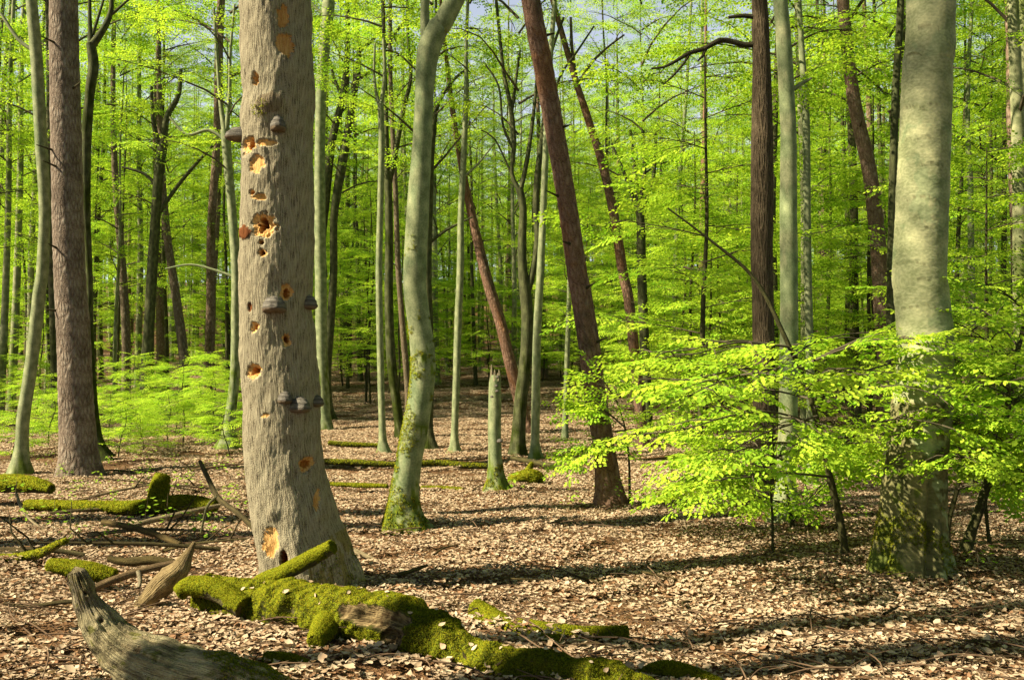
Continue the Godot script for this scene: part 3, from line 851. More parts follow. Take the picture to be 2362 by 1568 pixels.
	hero("beech_tree", "slender pale beech rising right against the dead trunk's shaded side", "tree", "beech",
		[[748, 990, 34], [747, 950, 28], [742, 800, 27], [739, 630, 27], [737, 500, 26], [737, 321, 24], [743, 160, 26], [758, 0, 29]],
		{"as": "the slender leaning beech", "top": 15.0, "moss": 0.4, "mh": 2.0, "crown": "high0", "limbs": [[[758, 90, 10], [790, 70, 8], [820, 85, 7]], [[752, 40, 9], [720, 10, 7], [700, -20, 5]]]})
	hero("beech_tree", "dark twin stemmed tree with crossing limbs beside the slender beech", "tree", "dark",
		[[758, 972, 30], [752, 880, 22], [762, 740, 19], [768, 630, 18], [770, 500, 18], [784, 400, 22], [796, 330, 20], [812, 240, 16], [820, 190, 14], [827, 130, 12], [822, 50, 9], [818, -40, 8]],
		{"as": "the dark twin stemmed tree", "crown": "beech0", "cs": 0.9, "limbs": [[[748, 640, 14], [742, 560, 18], [752, 430, 22], [766, 320, 18], [790, 220, 16], [800, 120, 12], [800, 0, 10]], [[818, 180, 10], [850, 165, 8], [886, 110, 7], [930, 50, 6], [970, -20, 5]], [[826, 120, 8], [870, 80, 6], [890, 40, 5], [905, -10, 4]], [[795, 240, 8], [770, 180, 7], [757, 130, 5], [735, 60, 4]]]})
	hero("beech_tree", "thin straight pale beech standing alone between dead trunk and bent beech", "tree", "beech",
		[[884, 1048, 26], [881, 990, 17], [876, 830, 16], [873, 630, 16], [876, 482, 15], [880, 330, 15], [877, 240, 14]],
		{"as": "the thin lone beech", "flare": 0.9, "fh": 0.3, "crown": "slim1", "ch": 3.0, "limbs": [[[877, 250, 11], [868, 220, 8], [862, 170, 6], [864, 100, 5]], [[877, 250, 11], [886, 180, 9], [884, 90, 7], [880, 0, 6]]]})
	hero("beech_tree", "mossy slim tree bending behind the bent beech", "tree", "dark",
		[[926, 1010, 22], [914, 930, 22], [902, 832, 22], [896, 700, 20], [897, 551, 19], [895, 440, 18], [893, 400, 18]],
		{"as": "the mossy slim tree", "moss": 0.4, "mh": 6.0, "crown": "slim2", "ch": 3.5, "limbs": [[[893, 420, 15], [890, 300, 12], [888, 180, 10], [884, 60, 9], [884, -40, 8]], [[895, 430, 14], [912, 350, 12], [930, 250, 11], [946, 180, 9], [940, 80, 8], [938, -40, 6]]]})
	hero("pine_tree", "thin pinkish pine half hidden behind the bent beech", "tree", "pine",
		[[940, 900, 15], [930, 780, 14], [922, 680, 13], [917, 600, 13], [911, 440, 12], [906, 330, 11], [900, 150, 10]], {"depth": 27.0, "as": "the thin pinkish pine", "top": 16.0})
	hero("beech_tree", "dark beech standing directly behind the bent beech's trunk", "tree", "dark",
		[[990, 1034, 30], [988, 980, 20], [991, 900, 19], [989, 752, 19], [985, 630, 20], [988, 482, 20], [992, 361, 19], [998, 290, 18]],
		{"as": "the dark beech behind", "flare": 0.7, "moss": 0.4, "crown": "beech2", "cs": 0.8, "limbs": [[[997, 300, 15], [1010, 240, 10], [1040, 190, 8], [1075, 160, 5]], [[995, 300, 13], [990, 220, 10], [1000, 120, 8], [1005, 0, 6]], [[990, 560, 8], [1030, 530, 6], [1090, 500, 4]]]})
	hero("beech_tree", "thin pale beech straight as a pole in the clearing's middle", "tree", "beech",
		[[1048, 1046, 26], [1048, 1000, 17], [1052, 880, 17], [1056, 740, 17], [1061, 630, 17], [1063, 482, 15], [1070, 340, 14], [1075, 200, 11], [1075, 100, 8]],
		{"as": "the pole-straight beech", "flare": 0.8, "fh": 0.3, "top": 12.0, "crown": "slim0", "ch": 4.0, "limbs": [[[1066, 410, 6], [1100, 380, 5], [1140, 330, 3]]]})
	hero("pine_tree", "pinkish pine trunk slanting behind the twin stemmed beech", "tree", "pine",
		[[1214, 1000, 32], [1212, 980, 30], [1190, 890, 29], [1172, 820, 27], [1154, 744, 26], [1126, 655, 25], [1100, 551, 22], [1080, 460, 19], [1064, 380, 16]], {"as": "the slanting pinkish pine", "top": 7.0, "tint": pine_tint})
	# snag with white brackets
	var s := hero("broken_snag", "broken grey tree stump taller than a man with small white brackets", "tree stump", "beech",
		[[1146, 1131, 44], [1142, 1080, 33], [1140, 1000, 30], [1141, 930, 29], [1141, 880, 27], [1142, 866, 24]],
		{"as": "the broken snag", "flare": 0.75, "fh": 0.35, "moss": 0.4, "mh": 0.7, "rough": 0.09, "rf": 5.0, "tufts": 12000, "tuft_size": 0.012, "tuft_where": func(p, n): return p.y - H(p.x, p.z) < 0.35 and no1.get_noise_3dv(p * 5.0) > -0.1 + (p.y - H(p.x, p.z)) * 0.9})
	var sb: Vector3 = heroes[heroes.size() - 1][0]
	for f in [[1156, 1016, 14], [1148, 890, 9], [1150, 902, 9], [1138, 915, 8], [1151, 870, 9]]:
		var b := part("bracket_fungus", bracket(f[2] * -sb.z / F, f[2] * 0.6 * -sb.z / F, 0.7), s)
		b.transform = Transform3D(Basis(Vector3.UP, 0.4), px(f[0] - 4, f[1], -sb.z - 0.09) + Vector3(0, 0, 0.09))
		b.set_meta("label", "small whitish bracket fungus on the stump")
	var jag := G()
	for j in 7:
		var a := TAU * j / 7.0
		var c := px(1142, 868, -sb.z) + Vector3(cos(a), 0, sin(a)) * 0.055
		tube(jag, [q4(c + Vector3(0, -0.06, 0), 0.030), q4(c + Vector3(rr(-0.01, 0.01), rr(0.04, 0.16), 0), 0.004)], 5, {"cap": true})
	part("splintered_top", commit(jag, M.log), s)
	hero("beech_tree", "twin stemmed beech with many upright forks left of the leaning pine", "tree", "dark",
		[[1194, 1050, 40], [1194, 1030, 34], [1200, 930, 30], [1212, 830, 28], [1216, 740, 28], [1212, 680, 27], [1205, 620, 22], [1204, 551, 20], [1206, 480, 18], [1197, 434, 18]],
		{"as": "the twin stemmed beech", "flare": 0.4, "moss": 0.4, "mh": 1.5, "sway": 0.0, "crown": "beech3", "cs": 0.75, "ch": 2.0, "limbs": [
			[[1214, 680, 18], [1228, 630, 16], [1240, 551, 17], [1236, 482, 17], [1240, 400, 16], [1252, 300, 12], [1262, 200, 11], [1272, 120, 8], [1300, 40, 6]],
			[[1198, 440, 13], [1180, 400, 10], [1186, 330, 10], [1178, 250, 11], [1162, 170, 9], [1152, 80, 8], [1142, -20, 7]],
			[[1200, 440, 12], [1215, 370, 11], [1228, 280, 9], [1238, 180, 7], [1244, 90, 5]],
			[[1180, 260, 8], [1190, 180, 7], [1200, 110, 5]], [[1252, 300, 8], [1290, 180, 6], [1330, 120, 5], [1370, 60, 4]], [[1182, 340, 6], [1160, 290, 6], [1150, 200, 5], [1120, 150, 4]], [[1196, 440, 7], [1170, 380, 5], [1140, 320, 4], [1110, 300, 3]]]})
	hero("beech_tree", "slim pale beech close beside the twin stemmed beech", "tree", "beech",
		[[1236, 1060, 32], [1234, 1020, 21], [1236, 900, 20], [1238, 780, 19], [1246, 630, 18], [1252, 500, 16], [1258, 360, 15], [1262, 250, 13]], {"as": "the slim pale beech", "flare": 0.7, "fh": 0.3, "top": 11.0, "crown": "slim1", "ch": 4.0})
	hero("beech_sapling", "thin pale sapling pole just left of the leaning pine", "tree", "beech",
		[[1302, 1016, 20], [1304, 960, 13], [1307, 850, 12], [1311, 720, 11], [1312, 660, 9], [1313, 560, 7]], {"as": "the thin sapling pole", "flare": 0.5, "fh": 0.2, "crown": "slim2", "cs": 0.5, "ch": 1.2, "step": 0.15, "sides": 12})
	hero("pine_tree", "second pinkish pine leaning right of the first leaning pine", "tree", "pine",
		[[1482, 1035, 30], [1480, 1000, 27], [1474, 912, 26], [1463, 812, 25], [1450, 691, 24], [1437, 630, 24], [1417, 502, 22], [1390, 381, 20], [1356, 273, 18], [1326, 180, 15]],
		{"as": "the second leaning pine", "top": 11.0, "tint": pine_tint, "sway": 0.0, "limbs": [[[1332, 200, 9], [1360, 150, 7], [1400, 110, 5], [1440, 80, 4]], [[1330, 190, 9], [1320, 120, 8], [1316, 40, 6]]]})
	hero("beech_tree", "dark bushy trunk fanning into steep limbs behind the second leaning pine", "tree", "dark",
		[[1494, 1010, 26], [1492, 930, 24], [1486, 780, 23], [1480, 630, 22], [1478, 520, 20], [1474, 470, 19]],
		{"as": "the dark fanning trunk", "crown": "beech4", "cs": 0.8, "limbs": [[[1474, 480, 13], [1462, 380, 9], [1454, 300, 7]], [[1476, 480, 13], [1486, 390, 10], [1482, 300, 7]], [[1478, 490, 12], [1508, 400, 8], [1512, 300, 6]], [[1474, 500, 11], [1440, 400, 8], [1410, 330, 5]]]})
	hero("beech_tree", "thin grey beech near the fallen branch right of the second leaning pine", "tree", "beech",
		[[1562, 946, 22], [1560, 900, 15], [1558, 780, 14], [1558, 650, 14], [1562, 520, 12], [1568, 400, 10]], {"as": "the thin grey beech", "flare": 0.7, "fh": 0.4, "top": 14.0, "crown": "slim0", "ch": 3.0})
	hero("pine_tree", "thin distant pine with a lit reddish upper trunk", "tree", "pine",
		[[1618, 850, 16], [1617, 700, 15], [1620, 550, 15], [1623, 400, 14], [1627, 250, 11], [1628, 180, 8]], {"depth": 38.0, "as": "the distant reddish pine", "top": 20.0, "tint": func(_p, _d): return Color(0.95, 0.78, 0.66)})
	# oak and its neighbour
	hero("oak_tree", "dark furrowed oak trunk with one bare crooked limb reaching left", "tree", "oak",
		[[1762, 1166, 62], [1762, 1100, 54], [1763, 900, 51], [1760, 700, 49], [1757, 590, 50], [1758, 482, 52], [1758, 321, 50], [1757, 160, 42], [1754, 60, 40], [1752, 0, 36]],
		{"as": "the dark oak", "top": 13.0, "sides": 36, "step": 0.1, "rough": 0.05, "rf": 9.0, "tu": 0.45, "tv": 0.7, "crown": "high1", "tint": func(p, _d): return Color(0.62, 0.60, 0.56), "sway": 0.0,
		"limbs": [[[1745, 102, 15], [1720, 104, 13], [1690, 96, 13], [1660, 93, 13], [1625, 112, 11], [1590, 122, 10], [1560, 140, 8], [1530, 155, 6], [1502, 158, 4]], [[1626, 112, 9], [1622, 128, 7], [1610, 140, 4]], [[1592, 122, 8], [1578, 145, 6], [1552, 175, 5], [1530, 195, 3]], [[1745, 40, 12], [1715, 36, 10], [1680, 40, 7]]]})
	hero("beech_tree", "smooth greenish beech with one dead side stub beside the dark oak", "tree", "beech",
		[[1806, 1200, 60], [1812, 1130, 44], [1818, 950, 42], [1820, 780, 41], [1820, 630, 40], [1819, 482, 39], [1819, 321, 37], [1814, 200, 36], [1808, 100, 35], [1800, 0, 33]],
		{"as": "the greenish beech", "top": 13.0, "sides": 32, "step": 0.1, "moss": 0.35, "mh": 1.0, "tint": func(p, _d): return Color(0.66, 0.78, 0.66) if no1.get_noise_3dv(p * Vector3(1.6, 2.5, 1.6)) > -0.05 else Color(0.84, 0.88, 0.80), "limbs": [[[1832, 205, 12], [1850, 192, 9], [1872, 180, 6]]], "crown": "high0", "sway": 0.0,
		"tufts": 16000, "tuft_size": 0.014, "tuft_where": func(p, n): return p.y - H(p.x, p.z) < 0.4 and no1.get_noise_3dv(p * 4.0) > (p.y - H(p.x, p.z)) * 0.8 - 0.1})
	hero("beech_tree", "slim mottled beech behind the greenish beech by the oak", "tree", "beech",
		[[1872, 1120, 26], [1870, 950, 19], [1868, 850, 18], [1863, 604, 18], [1861, 440, 17], [1858, 260, 17], [1850, 120, 14], [1844, 0, 12]], {"as": "the slim mottled beech", "top": 12.0, "crown": "slim2", "ch": 3.0})
	hero("pine_tree", "large pinkish pine standing behind leaves between oak and stout beech", "tree", "pine",
		[[2048, 960, 44], [2046, 850, 40], [2036, 700, 38], [2026, 560, 36], [2008, 400, 33], [1972, 240, 30], [1952, 100, 28], [1944, 0, 26]], {"depth": 20.0, "as": "the pinkish pine behind", "top": 14.0, "tint": func(_p, _d): return Color(0.80, 0.78, 0.76)})
	hero("beech_tree", "narrow dark trunk tight against the stout beech's lit edge", "tree", "dark",
		[[2052, 1000, 24], [2054, 850, 21], [2056, 630, 19], [2060, 400, 18], [2068, 200, 17], [2078, 0, 16]], {"depth": 14.0, "as": "the narrow dark trunk", "top": 14.0})
	hero("beech_tree", "thin grey tree standing clear right of the stout beech", "tree", "beech",
		[[2246, 860, 16], [2243, 700, 15], [2240, 560, 14], [2238, 400, 13], [2232, 300, 12], [2236, 160, 10]], {"depth": 24.0, "as": "the thin grey tree", "top": 13.0, "crown": "slim1", "ch": 2.0})
	hero("pine_tree", "pale thick pine trunk showing high at the picture's upper right corner", "tree", "pine",
		[[2362, 900, 48], [2358, 600, 46], [2350, 300, 44], [2345, 100, 44], [2342, 0, 42]], {"depth": 22.0, "as": "the pale thick pine", "top": 15.0, "tint": func(_p, _d): return Color(1.2, 1.1, 1.05)})
	# trees beyond the frame whose trunks throw the long shadow bands
	for q in [[-9.6, -2.46, 0.15, "beech"], [-7.7, -2.36, 0.18, "pine"], [-9.5, -8.3, 0.21, "beech"], [-11.5, -6.4, 0.24, "pine"]]:
		var t := thing("beech_tree" if q[3] == "beech" else "pine_tree", "%s out of view beside the clearing, shading the fallen logs" % {0.15: "slim beech trunk", 0.18: "slim pine trunk", 0.21: "stout beech trunk", 0.24: "stout pine trunk"}[q[2]], "tree", Vector3.ZERO, "trees beside the clearing")
		var y0 := H(q[0], q[1])
		var g := G()
		tube(g, smooth([q4(Vector3(q[0], y0 - 0.1, q[1]), q[2]), q4(Vector3(q[0] + 0.1, y0 + 5, q[1]), q[2] * 0.95), q4(Vector3(q[0] - 0.1, y0 + 11, q[1] + 0.1), q[2] * 0.8), q4(Vector3(q[0], y0 + 19, q[1]), q[2] * 0.2)], 0.5), 16, {"flare": 0.5, "fy": y0})
		part("trunk", commit(g, M[q[3]]), t)
		var c := part("crown", crowns["high%d" % (rng.randi() % 2)], t)
		c.position = Vector3(q[0], y0, q[1])


# ---------------------------------------------------------------- the wood behind
func bare_trunk(mat: String, h: float, r: float, lean: float) -> ArrayMesh:
	var p := [q4(Vector3(0, -0.2, 0), r)]
	var a := Vector3.ZERO
	var az := rr(0, TAU)
	for k in 8:
		var f := (k + 1) / 8.0
		a += Vector3(cos(az) * lean + rr(-0.10, 0.10), h / 8.0, sin(az) * lean + rr(-0.10, 0.10))
		a.x *= 0.9; a.z *= 0.9
		p.append(q4(a, r * (1.0 - 0.85 * f)))
	var g := G()
	tube(g, smooth(p, 0.8), 9, {"flare": 0.5, "fh": 0.5, "rough": 0.06, "tint": func(q, _d): return Color(0.45, 0.54, 0.25) if no1.get_noise_3dv(q * 1.5) > 0.2 else Color(0.75, 0.77, 0.70)})
	return commit(g, M[mat])

func background_forest() -> void:
	rng.seed = 4242
	var kinds := []
	for k in 5: kinds.append([bare_trunk("beech" if k % 2 else "dark", 23.0, rr(0.11, 0.17), 0.12), crowns["beech%d" % k], "beech_tree", "grey beech"])
	for k in 3: kinds.append([bare_trunk("beech" if k == 0 else "dark", 14.0, rr(0.06, 0.09), 0.08), crowns["slim%d" % k], "slender_tree", "slender young beech"])
	for k in 2: kinds.append([bare_trunk("pine", 23.0, rr(0.15, 0.19), 0.1), crowns["high%d" % k], "pine_tree", "straight brown pine"])
	var n := 0
	var tries := 0
	while n < 420 and tries < 22000:
		tries += 1
		var d := 15.0 + 95.0 * pow(rng.randf(), 0.8)
		var an := rr(-0.60, 0.60)
		var p := Vector3(sin(an) * d, 0, -cos(an) * d)
		p.y = H(p.x, p.z)
		var s := screen(p)
		if s.x < -120.0 or s.x > 2480.0: continue
		if d < 42.0 and s.x > 690.0 and s.x < 1760.0: continue
		if d < 30.0 and s.x < 740.0: continue
		if d < 17.0 and s.x > 1700.0: continue
		var ok := true
		var gap := 1.1 + d * 0.014
		for q in taken:
			if (q as Vector2).distance_squared_to(Vector2(p.x, p.z)) < gap * gap: ok = false; break
		if not ok: continue
		taken.append(Vector2(p.x, p.z))
		var r := rng.randf()
		var kd: Array = kinds[rng.randi() % 5] if r < 0.42 else (kinds[5 + rng.randi() % 3] if r < 0.86 else kinds[8 + rng.randi() % 2])
		if kd[2] == "pine_tree" and d < 32.0: continue
		var near := ""
		var best := 1e9
		for h in heroes:
			if h[1] == "": continue
			var dx := absf(screen(h[0]).x - s.x)
			if dx < best and -h[0].z < d: best = dx; near = h[1]
		var t := thing(kd[2], "", "tree", p, "%s trees beyond %s" % [kd[3], near])
		in_order(t, "%s counting back beyond " + near, kd[3])
		t.basis = Basis(Vector3.UP, rr(0, TAU)).scaled(Vector3.ONE * rr(0.85, 1.15))
		part("trunk", kd[0], t); part("crown", kd[1], t)
		n += 1
	# a far mass where single trees are no longer told apart
	var whole := []
	for k in [0, 2, 3]:
		var st := SurfaceTool.new(); st.begin(Mesh.PRIMITIVE_TRIANGLES)
		st.append_from(kinds[k][1], 0, Transform3D.IDENTITY)
		var m := st.commit(); m.surface_set_material(0, M.leaf)
		var st2 := SurfaceTool.new(); st2.begin(Mesh.PRIMITIVE_TRIANGLES); st2.append_from(kinds[k][0], 0, Transform3D.IDENTITY)
		m = st2.commit(m); m.surface_set_material(1, M.beech)
		whole.append(m)
	var xs := []
	for k in 700:
		var d := 105.0 + 150.0 * pow(rng.randf(), 0.7); var an := rr(-0.62, 0.62)
		var p := Vector3(sin(an) * d, 0, -cos(an) * d); p.y = H(p.x, p.z)
		xs.append(Transform3D(Basis(Vector3.UP, rr(0, TAU)).scaled(Vector3.ONE * rr(0.9, 1.3)), p))
	# the same wood goes on behind and beside the viewer and shuts out the open sky there
	var rnd := []
	for k in 1500:
		var p := Vector3(rr(-34.0, 40.0), 0, rr(-30.0, 40.0))
		if rnd.size() >= 120: break
		if p.z < 0.0 and absf(p.x) < 3.5 - 0.66 * p.z: continue
		if p.x < 0.0 and absf(p.z + 7.0 + 0.29 * (p.x + 2.0)) < 22.0: continue
		if p.length() < 5.0: continue
		var clear := true
		for q in rnd:
			if (q.origin as Vector3).distance_to(Vector3(p.x, q.origin.y, p.z)) < 3.0: clear = false; break
		if not clear: continue
		p.y = H(p.x, p.z)
		rnd.append(Transform3D(Basis(Vector3.UP, rr(0, TAU)).scaled(Vector3.ONE * rr(0.8, 1.05)), p))
	var round_about := thing("surrounding_forest", "green beech wood continuing round the clearing on the viewer's side", "forest")
	round_about.set_meta("kind", "stuff")
	scatter("surrounding_trees", whole, rnd, round_about)
	var far := thing("distant_forest", "distant mass of green forest closing the view behind all trees", "forest")
	far.set_meta("kind", "stuff")
	scatter("distant_trees", whole, xs, far)


# ---------------------------------------------------------------- saplings and shrubs
func layered(sd: int, h: float, nl: int, L: float, set_name: String, size: float, keep: float) -> Array:
	rng.seed = sd
	var p := [q4(Vector3(0, -0.1, 0), 0.010 + 0.005 * h)]
	var a := Vector3.ZERO
	for k in 5:
		a += Vector3(rr(-0.10, 0.10), h / 5.0, rr(-0.10, 0.10))
		p.append(q4(a, (0.010 + 0.005 * h) * (1.0 - 0.18 * k)))
	var g := G()
	tube(g, smooth(p, 0.25), 7, {"col": Color(0.5, 0.5, 0.42), "rough": 0.1})
	var stem := commit(g, M.dark)
	var st := SurfaceTool.new(); st.begin(Mesh.PRIMITIVE_TRIANGLES)
	var tw := G()
	for i in nl:
		var f := (i + rr(0, 0.8)) / nl
		var y := h * lerpf(0.16, 1.0, f)
		var j := mini(int(f * 5.0), 4)
		var q := v3(p[j]).lerp(v3(p[j + 1]), f * 5.0 - j); q.y = y
		var az := i * 2.4 + rr(-0.4, 0.4)
		var len := L * rr(0.6, 1.1) * (1.05 - 0.6 * f)
		var d := Vector3(cos(az), rr(0.05, 0.30), sin(az)).normalized()
		var pts := [q4(q, 0.009)]
		for s in 4:
			q += d * len / 4.0; d = (d + Vector3(rr(-0.15, 0.15), -0.06, rr(-0.15, 0.15))).normalized()
			pts.append(q4(q, 0.009 - 0.0018 * (s + 1)))
		tube(tw, pts, 4, {"col": Color(0.075, 0.065, 0.045)})
		branch_sprays(st, tw, pts, len, size, keep, set_name)
	var m := st.commit(); m.surface_set_material(0, M.leaf)
	commit(tw, M.twig, m)
	return [stem, m]

# a sapling drawn limb by limb: stem and limbs as [x, y, distance, width]
func drawn_sapling(called: String, label: String, stem: Array, limbs: Array, size: float, keep: float, more := 0.5) -> void:
	var t := thing(called, label, "sapling")
	var p := []
	for q in stem:
		p.append(q4(px(q[0], q[1], q[2]), q[3] * 0.5 * q[2] / F))
	var g0: Vector4 = p[0]
	p.push_front(Vector4(g0.x, H(g0.x, g0.z) - 0.08, g0.z, g0.w * 1.15))
	taken.append(Vector2(g0.x, g0.z))
	var g := G(); tube(g, smooth(p, 0.06), 12, {"rough": 0.10, "rf": 8.0, "col": Color(0.62, 0.62, 0.5), "flare": 0.5, "fh": 0.12, "fy": H(g0.x, g0.z), "tu": 0.2, "tv": 0.3})
	part("stem", commit(g, M.dark), t)
	var all := limbs.duplicate()
	for k in int(limbs.size() * more):
		var l: Array = limbs[k % limbs.size()]
		var off := Vector3(rr(-50, 50), rr(-34, 34), rr(-0.55, 0.55))
		var c := [l[0]]
		for j in range(1, l.size()):
			var f := float(j) / (l.size() - 1)
			c.append([l[j][0] + off.x * f, l[j][1] + off.y * f, l[j][2] + off.z * f])
		all.append(c)
	for l in all:
		var pts := []
		for q in l: pts.append(px(q[0], q[1], q[2]))
		var len := 0.0
		for j in pts.size() - 1: len += (pts[j] as Vector3).distance_to(pts[j + 1])
		var path := []
		for j in pts.size(): path.append(q4(pts[j], lerpf(0.010, 0.003, float(j) / (pts.size() - 1))))
		path = smooth(path, 0.15)
		var st := SurfaceTool.new(); st.begin(Mesh.PRIMITIVE_TRIANGLES)
		var tw := G()
		tube(tw, path, 5, {"col": Color(0.07, 0.06, 0.042), "rough": 0.1, "rf": 10.0})
		branch_sprays(st, tw, path, minf(len, 1.5), size, keep, "near")
		var m := st.commit(); m.surface_set_material(0, M.leaf)
		commit(tw, M.twig, m)
		part("leafy_branch", m, t)

func saplings() -> void:
	rng.seed = 909
	drawn_sapling("beech_sapling", "leaning young beech with layered bright leaves in front of the stout beech",
		[[1952, 1302, 7.5, 20], [1938, 1200, 7.45, 18], [1905, 1060, 7.4, 15], [1868, 910, 7.35, 13], [1812, 780, 7.3, 11], [1742, 645, 7.3, 9], [1640, 555, 7.25, 6], [1540, 480, 7.2, 4]],
		[[[1820, 800, 7.3], [1700, 790, 7.0], [1610, 815, 6.8], [1520, 825, 6.7]], [[1840, 850, 7.3], [1960, 800, 6.9], [2080, 790, 6.7], [2185, 800, 6.6]], [[1850, 870, 7.3], [1740, 850, 6.6], [1660, 860, 6.2], [1590, 880, 6.0]],
		[[1880, 940, 7.3], [1990, 900, 6.7], [2080, 890, 6.5], [2180, 915, 6.4]], [[1890, 980, 7.4], [1780, 950, 6.8], [1680, 960, 6.5], [1580, 990, 6.4], [1500, 1000, 6.3]], [[1905, 1060, 7.4], [2000, 985, 6.8], [2090, 965, 6.6], [2190, 985, 6.5]],
		[[1900, 1040, 7.4], [1800, 1020, 6.9], [1700, 1040, 6.7], [1610, 1070, 6.6]], [[1915, 1100, 7.4], [1800, 1090, 7.0], [1720, 1100, 6.8], [1640, 1110, 6.7]], [[1830, 820, 7.3], [1880, 790, 8.0], [1960, 770, 8.6], [2050, 770, 9.0]],
		[[1870, 920, 7.4], [1780, 900, 8.1], [1660, 890, 8.6], [1560, 900, 9.0]], [[1895, 1010, 7.4], [1980, 1010, 8.0], [2060, 1020, 8.6]], [[1860, 900, 7.3], [1900, 860, 6.2], [1960, 850, 5.8], [2060, 860, 5.7]], [[1885, 960, 7.3], [1760, 1000, 6.3], [1690, 1040, 6.0]]], 0.40, 0.70, 0.3)
	drawn_sapling("beech_sapling", "dark stemmed young beech leaning away on the far side of the stout beech",
		[[2216, 1306, 7.5, 26], [2240, 1230, 7.5, 24], [2268, 1150, 7.5, 20], [2295, 1050, 7.5, 18], [2325, 940, 7.5, 16], [2335, 860, 7.5, 13], [2358, 770, 7.5, 10], [2390, 640, 7.5, 7]],
		[[[2330, 900, 7.5], [2260, 850, 7.1], [2200, 830, 6.9]], [[2325, 940, 7.5], [2400, 900, 7.2], [2480, 890, 7.0]], [[2300, 1030, 7.5], [2240, 980, 7.0], [2190, 960, 6.8]], [[2310, 1000, 7.5], [2380, 980, 7.0], [2460, 990, 6.8]], [[2290, 1060, 7.5], [2230, 1050, 7.0], [2180, 1060, 6.8]], [[2280, 1100, 7.5], [2340, 1080, 7.0], [2410, 1090, 6.8]],
		[[2335, 860, 7.5], [2280, 790, 7.2], [2220, 750, 7.0]], [[2350, 800, 7.5], [2290, 730, 7.8], [2220, 690, 8.0]], [[2345, 830, 7.5], [2300, 830, 8.4], [2240, 810, 9.0]], [[2370, 720, 7.5], [2310, 670, 7.2], [2250, 650, 7.0]], [[2300, 1020, 7.5], [2260, 1010, 8.3], [2220, 1030, 8.9]], [[2360, 770, 7.5], [2420, 740, 7.2], [2480, 740, 7.0]], [[2320, 950, 7.5], [2330, 900, 6.6], [2320, 880, 6.0]]], 0.42, 0.95)
	drawn_sapling("beech_sapling", "thin bare stemmed sapling right behind the dark stemmed young beech", [[2286, 1276, 8.3, 9], [2276, 1190, 8.3, 8], [2268, 1080, 8.3, 7], [2266, 980, 8.3, 5], [2270, 880, 8.3, 4]], [[[2268, 1080, 8.3], [2330, 1060, 8.2], [2400, 1075, 8.1]], [[2267, 1000, 8.3], [2200, 980, 8.4], [2140, 1000, 8.5]], [[2268, 940, 8.3], [2340, 920, 8.5], [2400, 930, 8.6]]], 0.42, 0.9)
	drawn_sapling("beech_sapling", "slim double sapling growing tight beside the stout beech's foot", [[2184, 1272, 8.0, 13], [2190, 1200, 8.0, 11], [2208, 1130, 8.0, 10], [2216, 1060, 8.0, 7], [2210, 980, 8.0, 5]], [[[2208, 1130, 8.0], [2250, 1110, 7.8], [2300, 1130, 7.7]], [[2214, 1060, 8.0], [2270, 1030, 8.2], [2330, 1040, 8.3]]], 0.42, 0.9)
	drawn_sapling("beech_shrub", "low many stemmed beech shrub at the foot of the greenish beech", [[1828, 1216, 9.3, 10], [1822, 1170, 9.3, 9], [1812, 1110, 9.3, 7], [1800, 1040, 9.3, 5]],
		[[[1828, 1205, 9.3], [1850, 1170, 9.2], [1885, 1130, 9.1], [1930, 1090, 9.0]], [[1815, 1120, 9.3], [1740, 1090, 9.1], [1660, 1100, 9.0], [1580, 1120, 9.0]], [[1810, 1090, 9.3], [1890, 1060, 9.1], [1980, 1070, 9.0]], [[1804, 1060, 9.3], [1720, 1030, 9.1], [1640, 1040, 9.0]], [[1802, 1050, 9.3], [1850, 1010, 9.5], [1930, 1000, 9.6]], [[1822, 1170, 9.3], [1770, 1150, 9.0], [1700, 1160, 8.9]]], 0.45, 0.95)
	drawn_sapling("beech_sapling", "whip thin sapling standing alone before the dark oak", [[1782, 1268, 8.0, 6], [1782, 1200, 8.0, 6], [1778, 1120, 8.0, 5], [1784, 1040, 8.0, 4], [1776, 960, 8.0, 3]], [[[1780, 1120, 8.0], [1730, 1090, 7.9], [1680, 1095, 7.9]], [[1783, 1060, 8.0], [1830, 1040, 7.9], [1880, 1050, 7.9]], [[1780, 1000, 8.0], [1740, 970, 7.9], [1690, 975, 7.9]]], 0.42, 0.9)
	drawn_sapling("beech_sapling", "small leafy sapling wrapped round the leaning pine's foot", [[1452, 1120, 11.2, 6], [1450, 1050, 11.2, 5], [1440, 980, 11.1, 4], [1420, 920, 11.0, 3]], [[[1450, 1040, 11.2], [1400, 1015, 11.0], [1350, 1030, 10.9]], [[1440, 985, 11.1], [1400, 950, 10.9], [1370, 945, 10.8]], [[1445, 1010, 11.1], [1500, 990, 11.0], [1550, 1000, 10.9]], [[1425, 930, 11.0], [1400, 890, 10.8], [1380, 860, 10.7]]], 0.42, 0.9)
	# layered shrubs on the left and understory all through the wood
	var protos := []
	for k in 4: protos.append(layered(500 + k, [2.6, 1.9, 3.2, 1.5][k], [15, 13, 17, 11][k], [1.5, 1.3, 1.7, 1.1][k], "far", 0.62, 0.7))
	var tall := []
	for k in 3: tall.append(layered(600 + k, [5.5, 7.0, 4.4][k], [20, 24, 17][k], [2.0, 2.3, 1.8][k], "far", 0.7, 0.75))
	rng.seed = 31337
	var n := 0
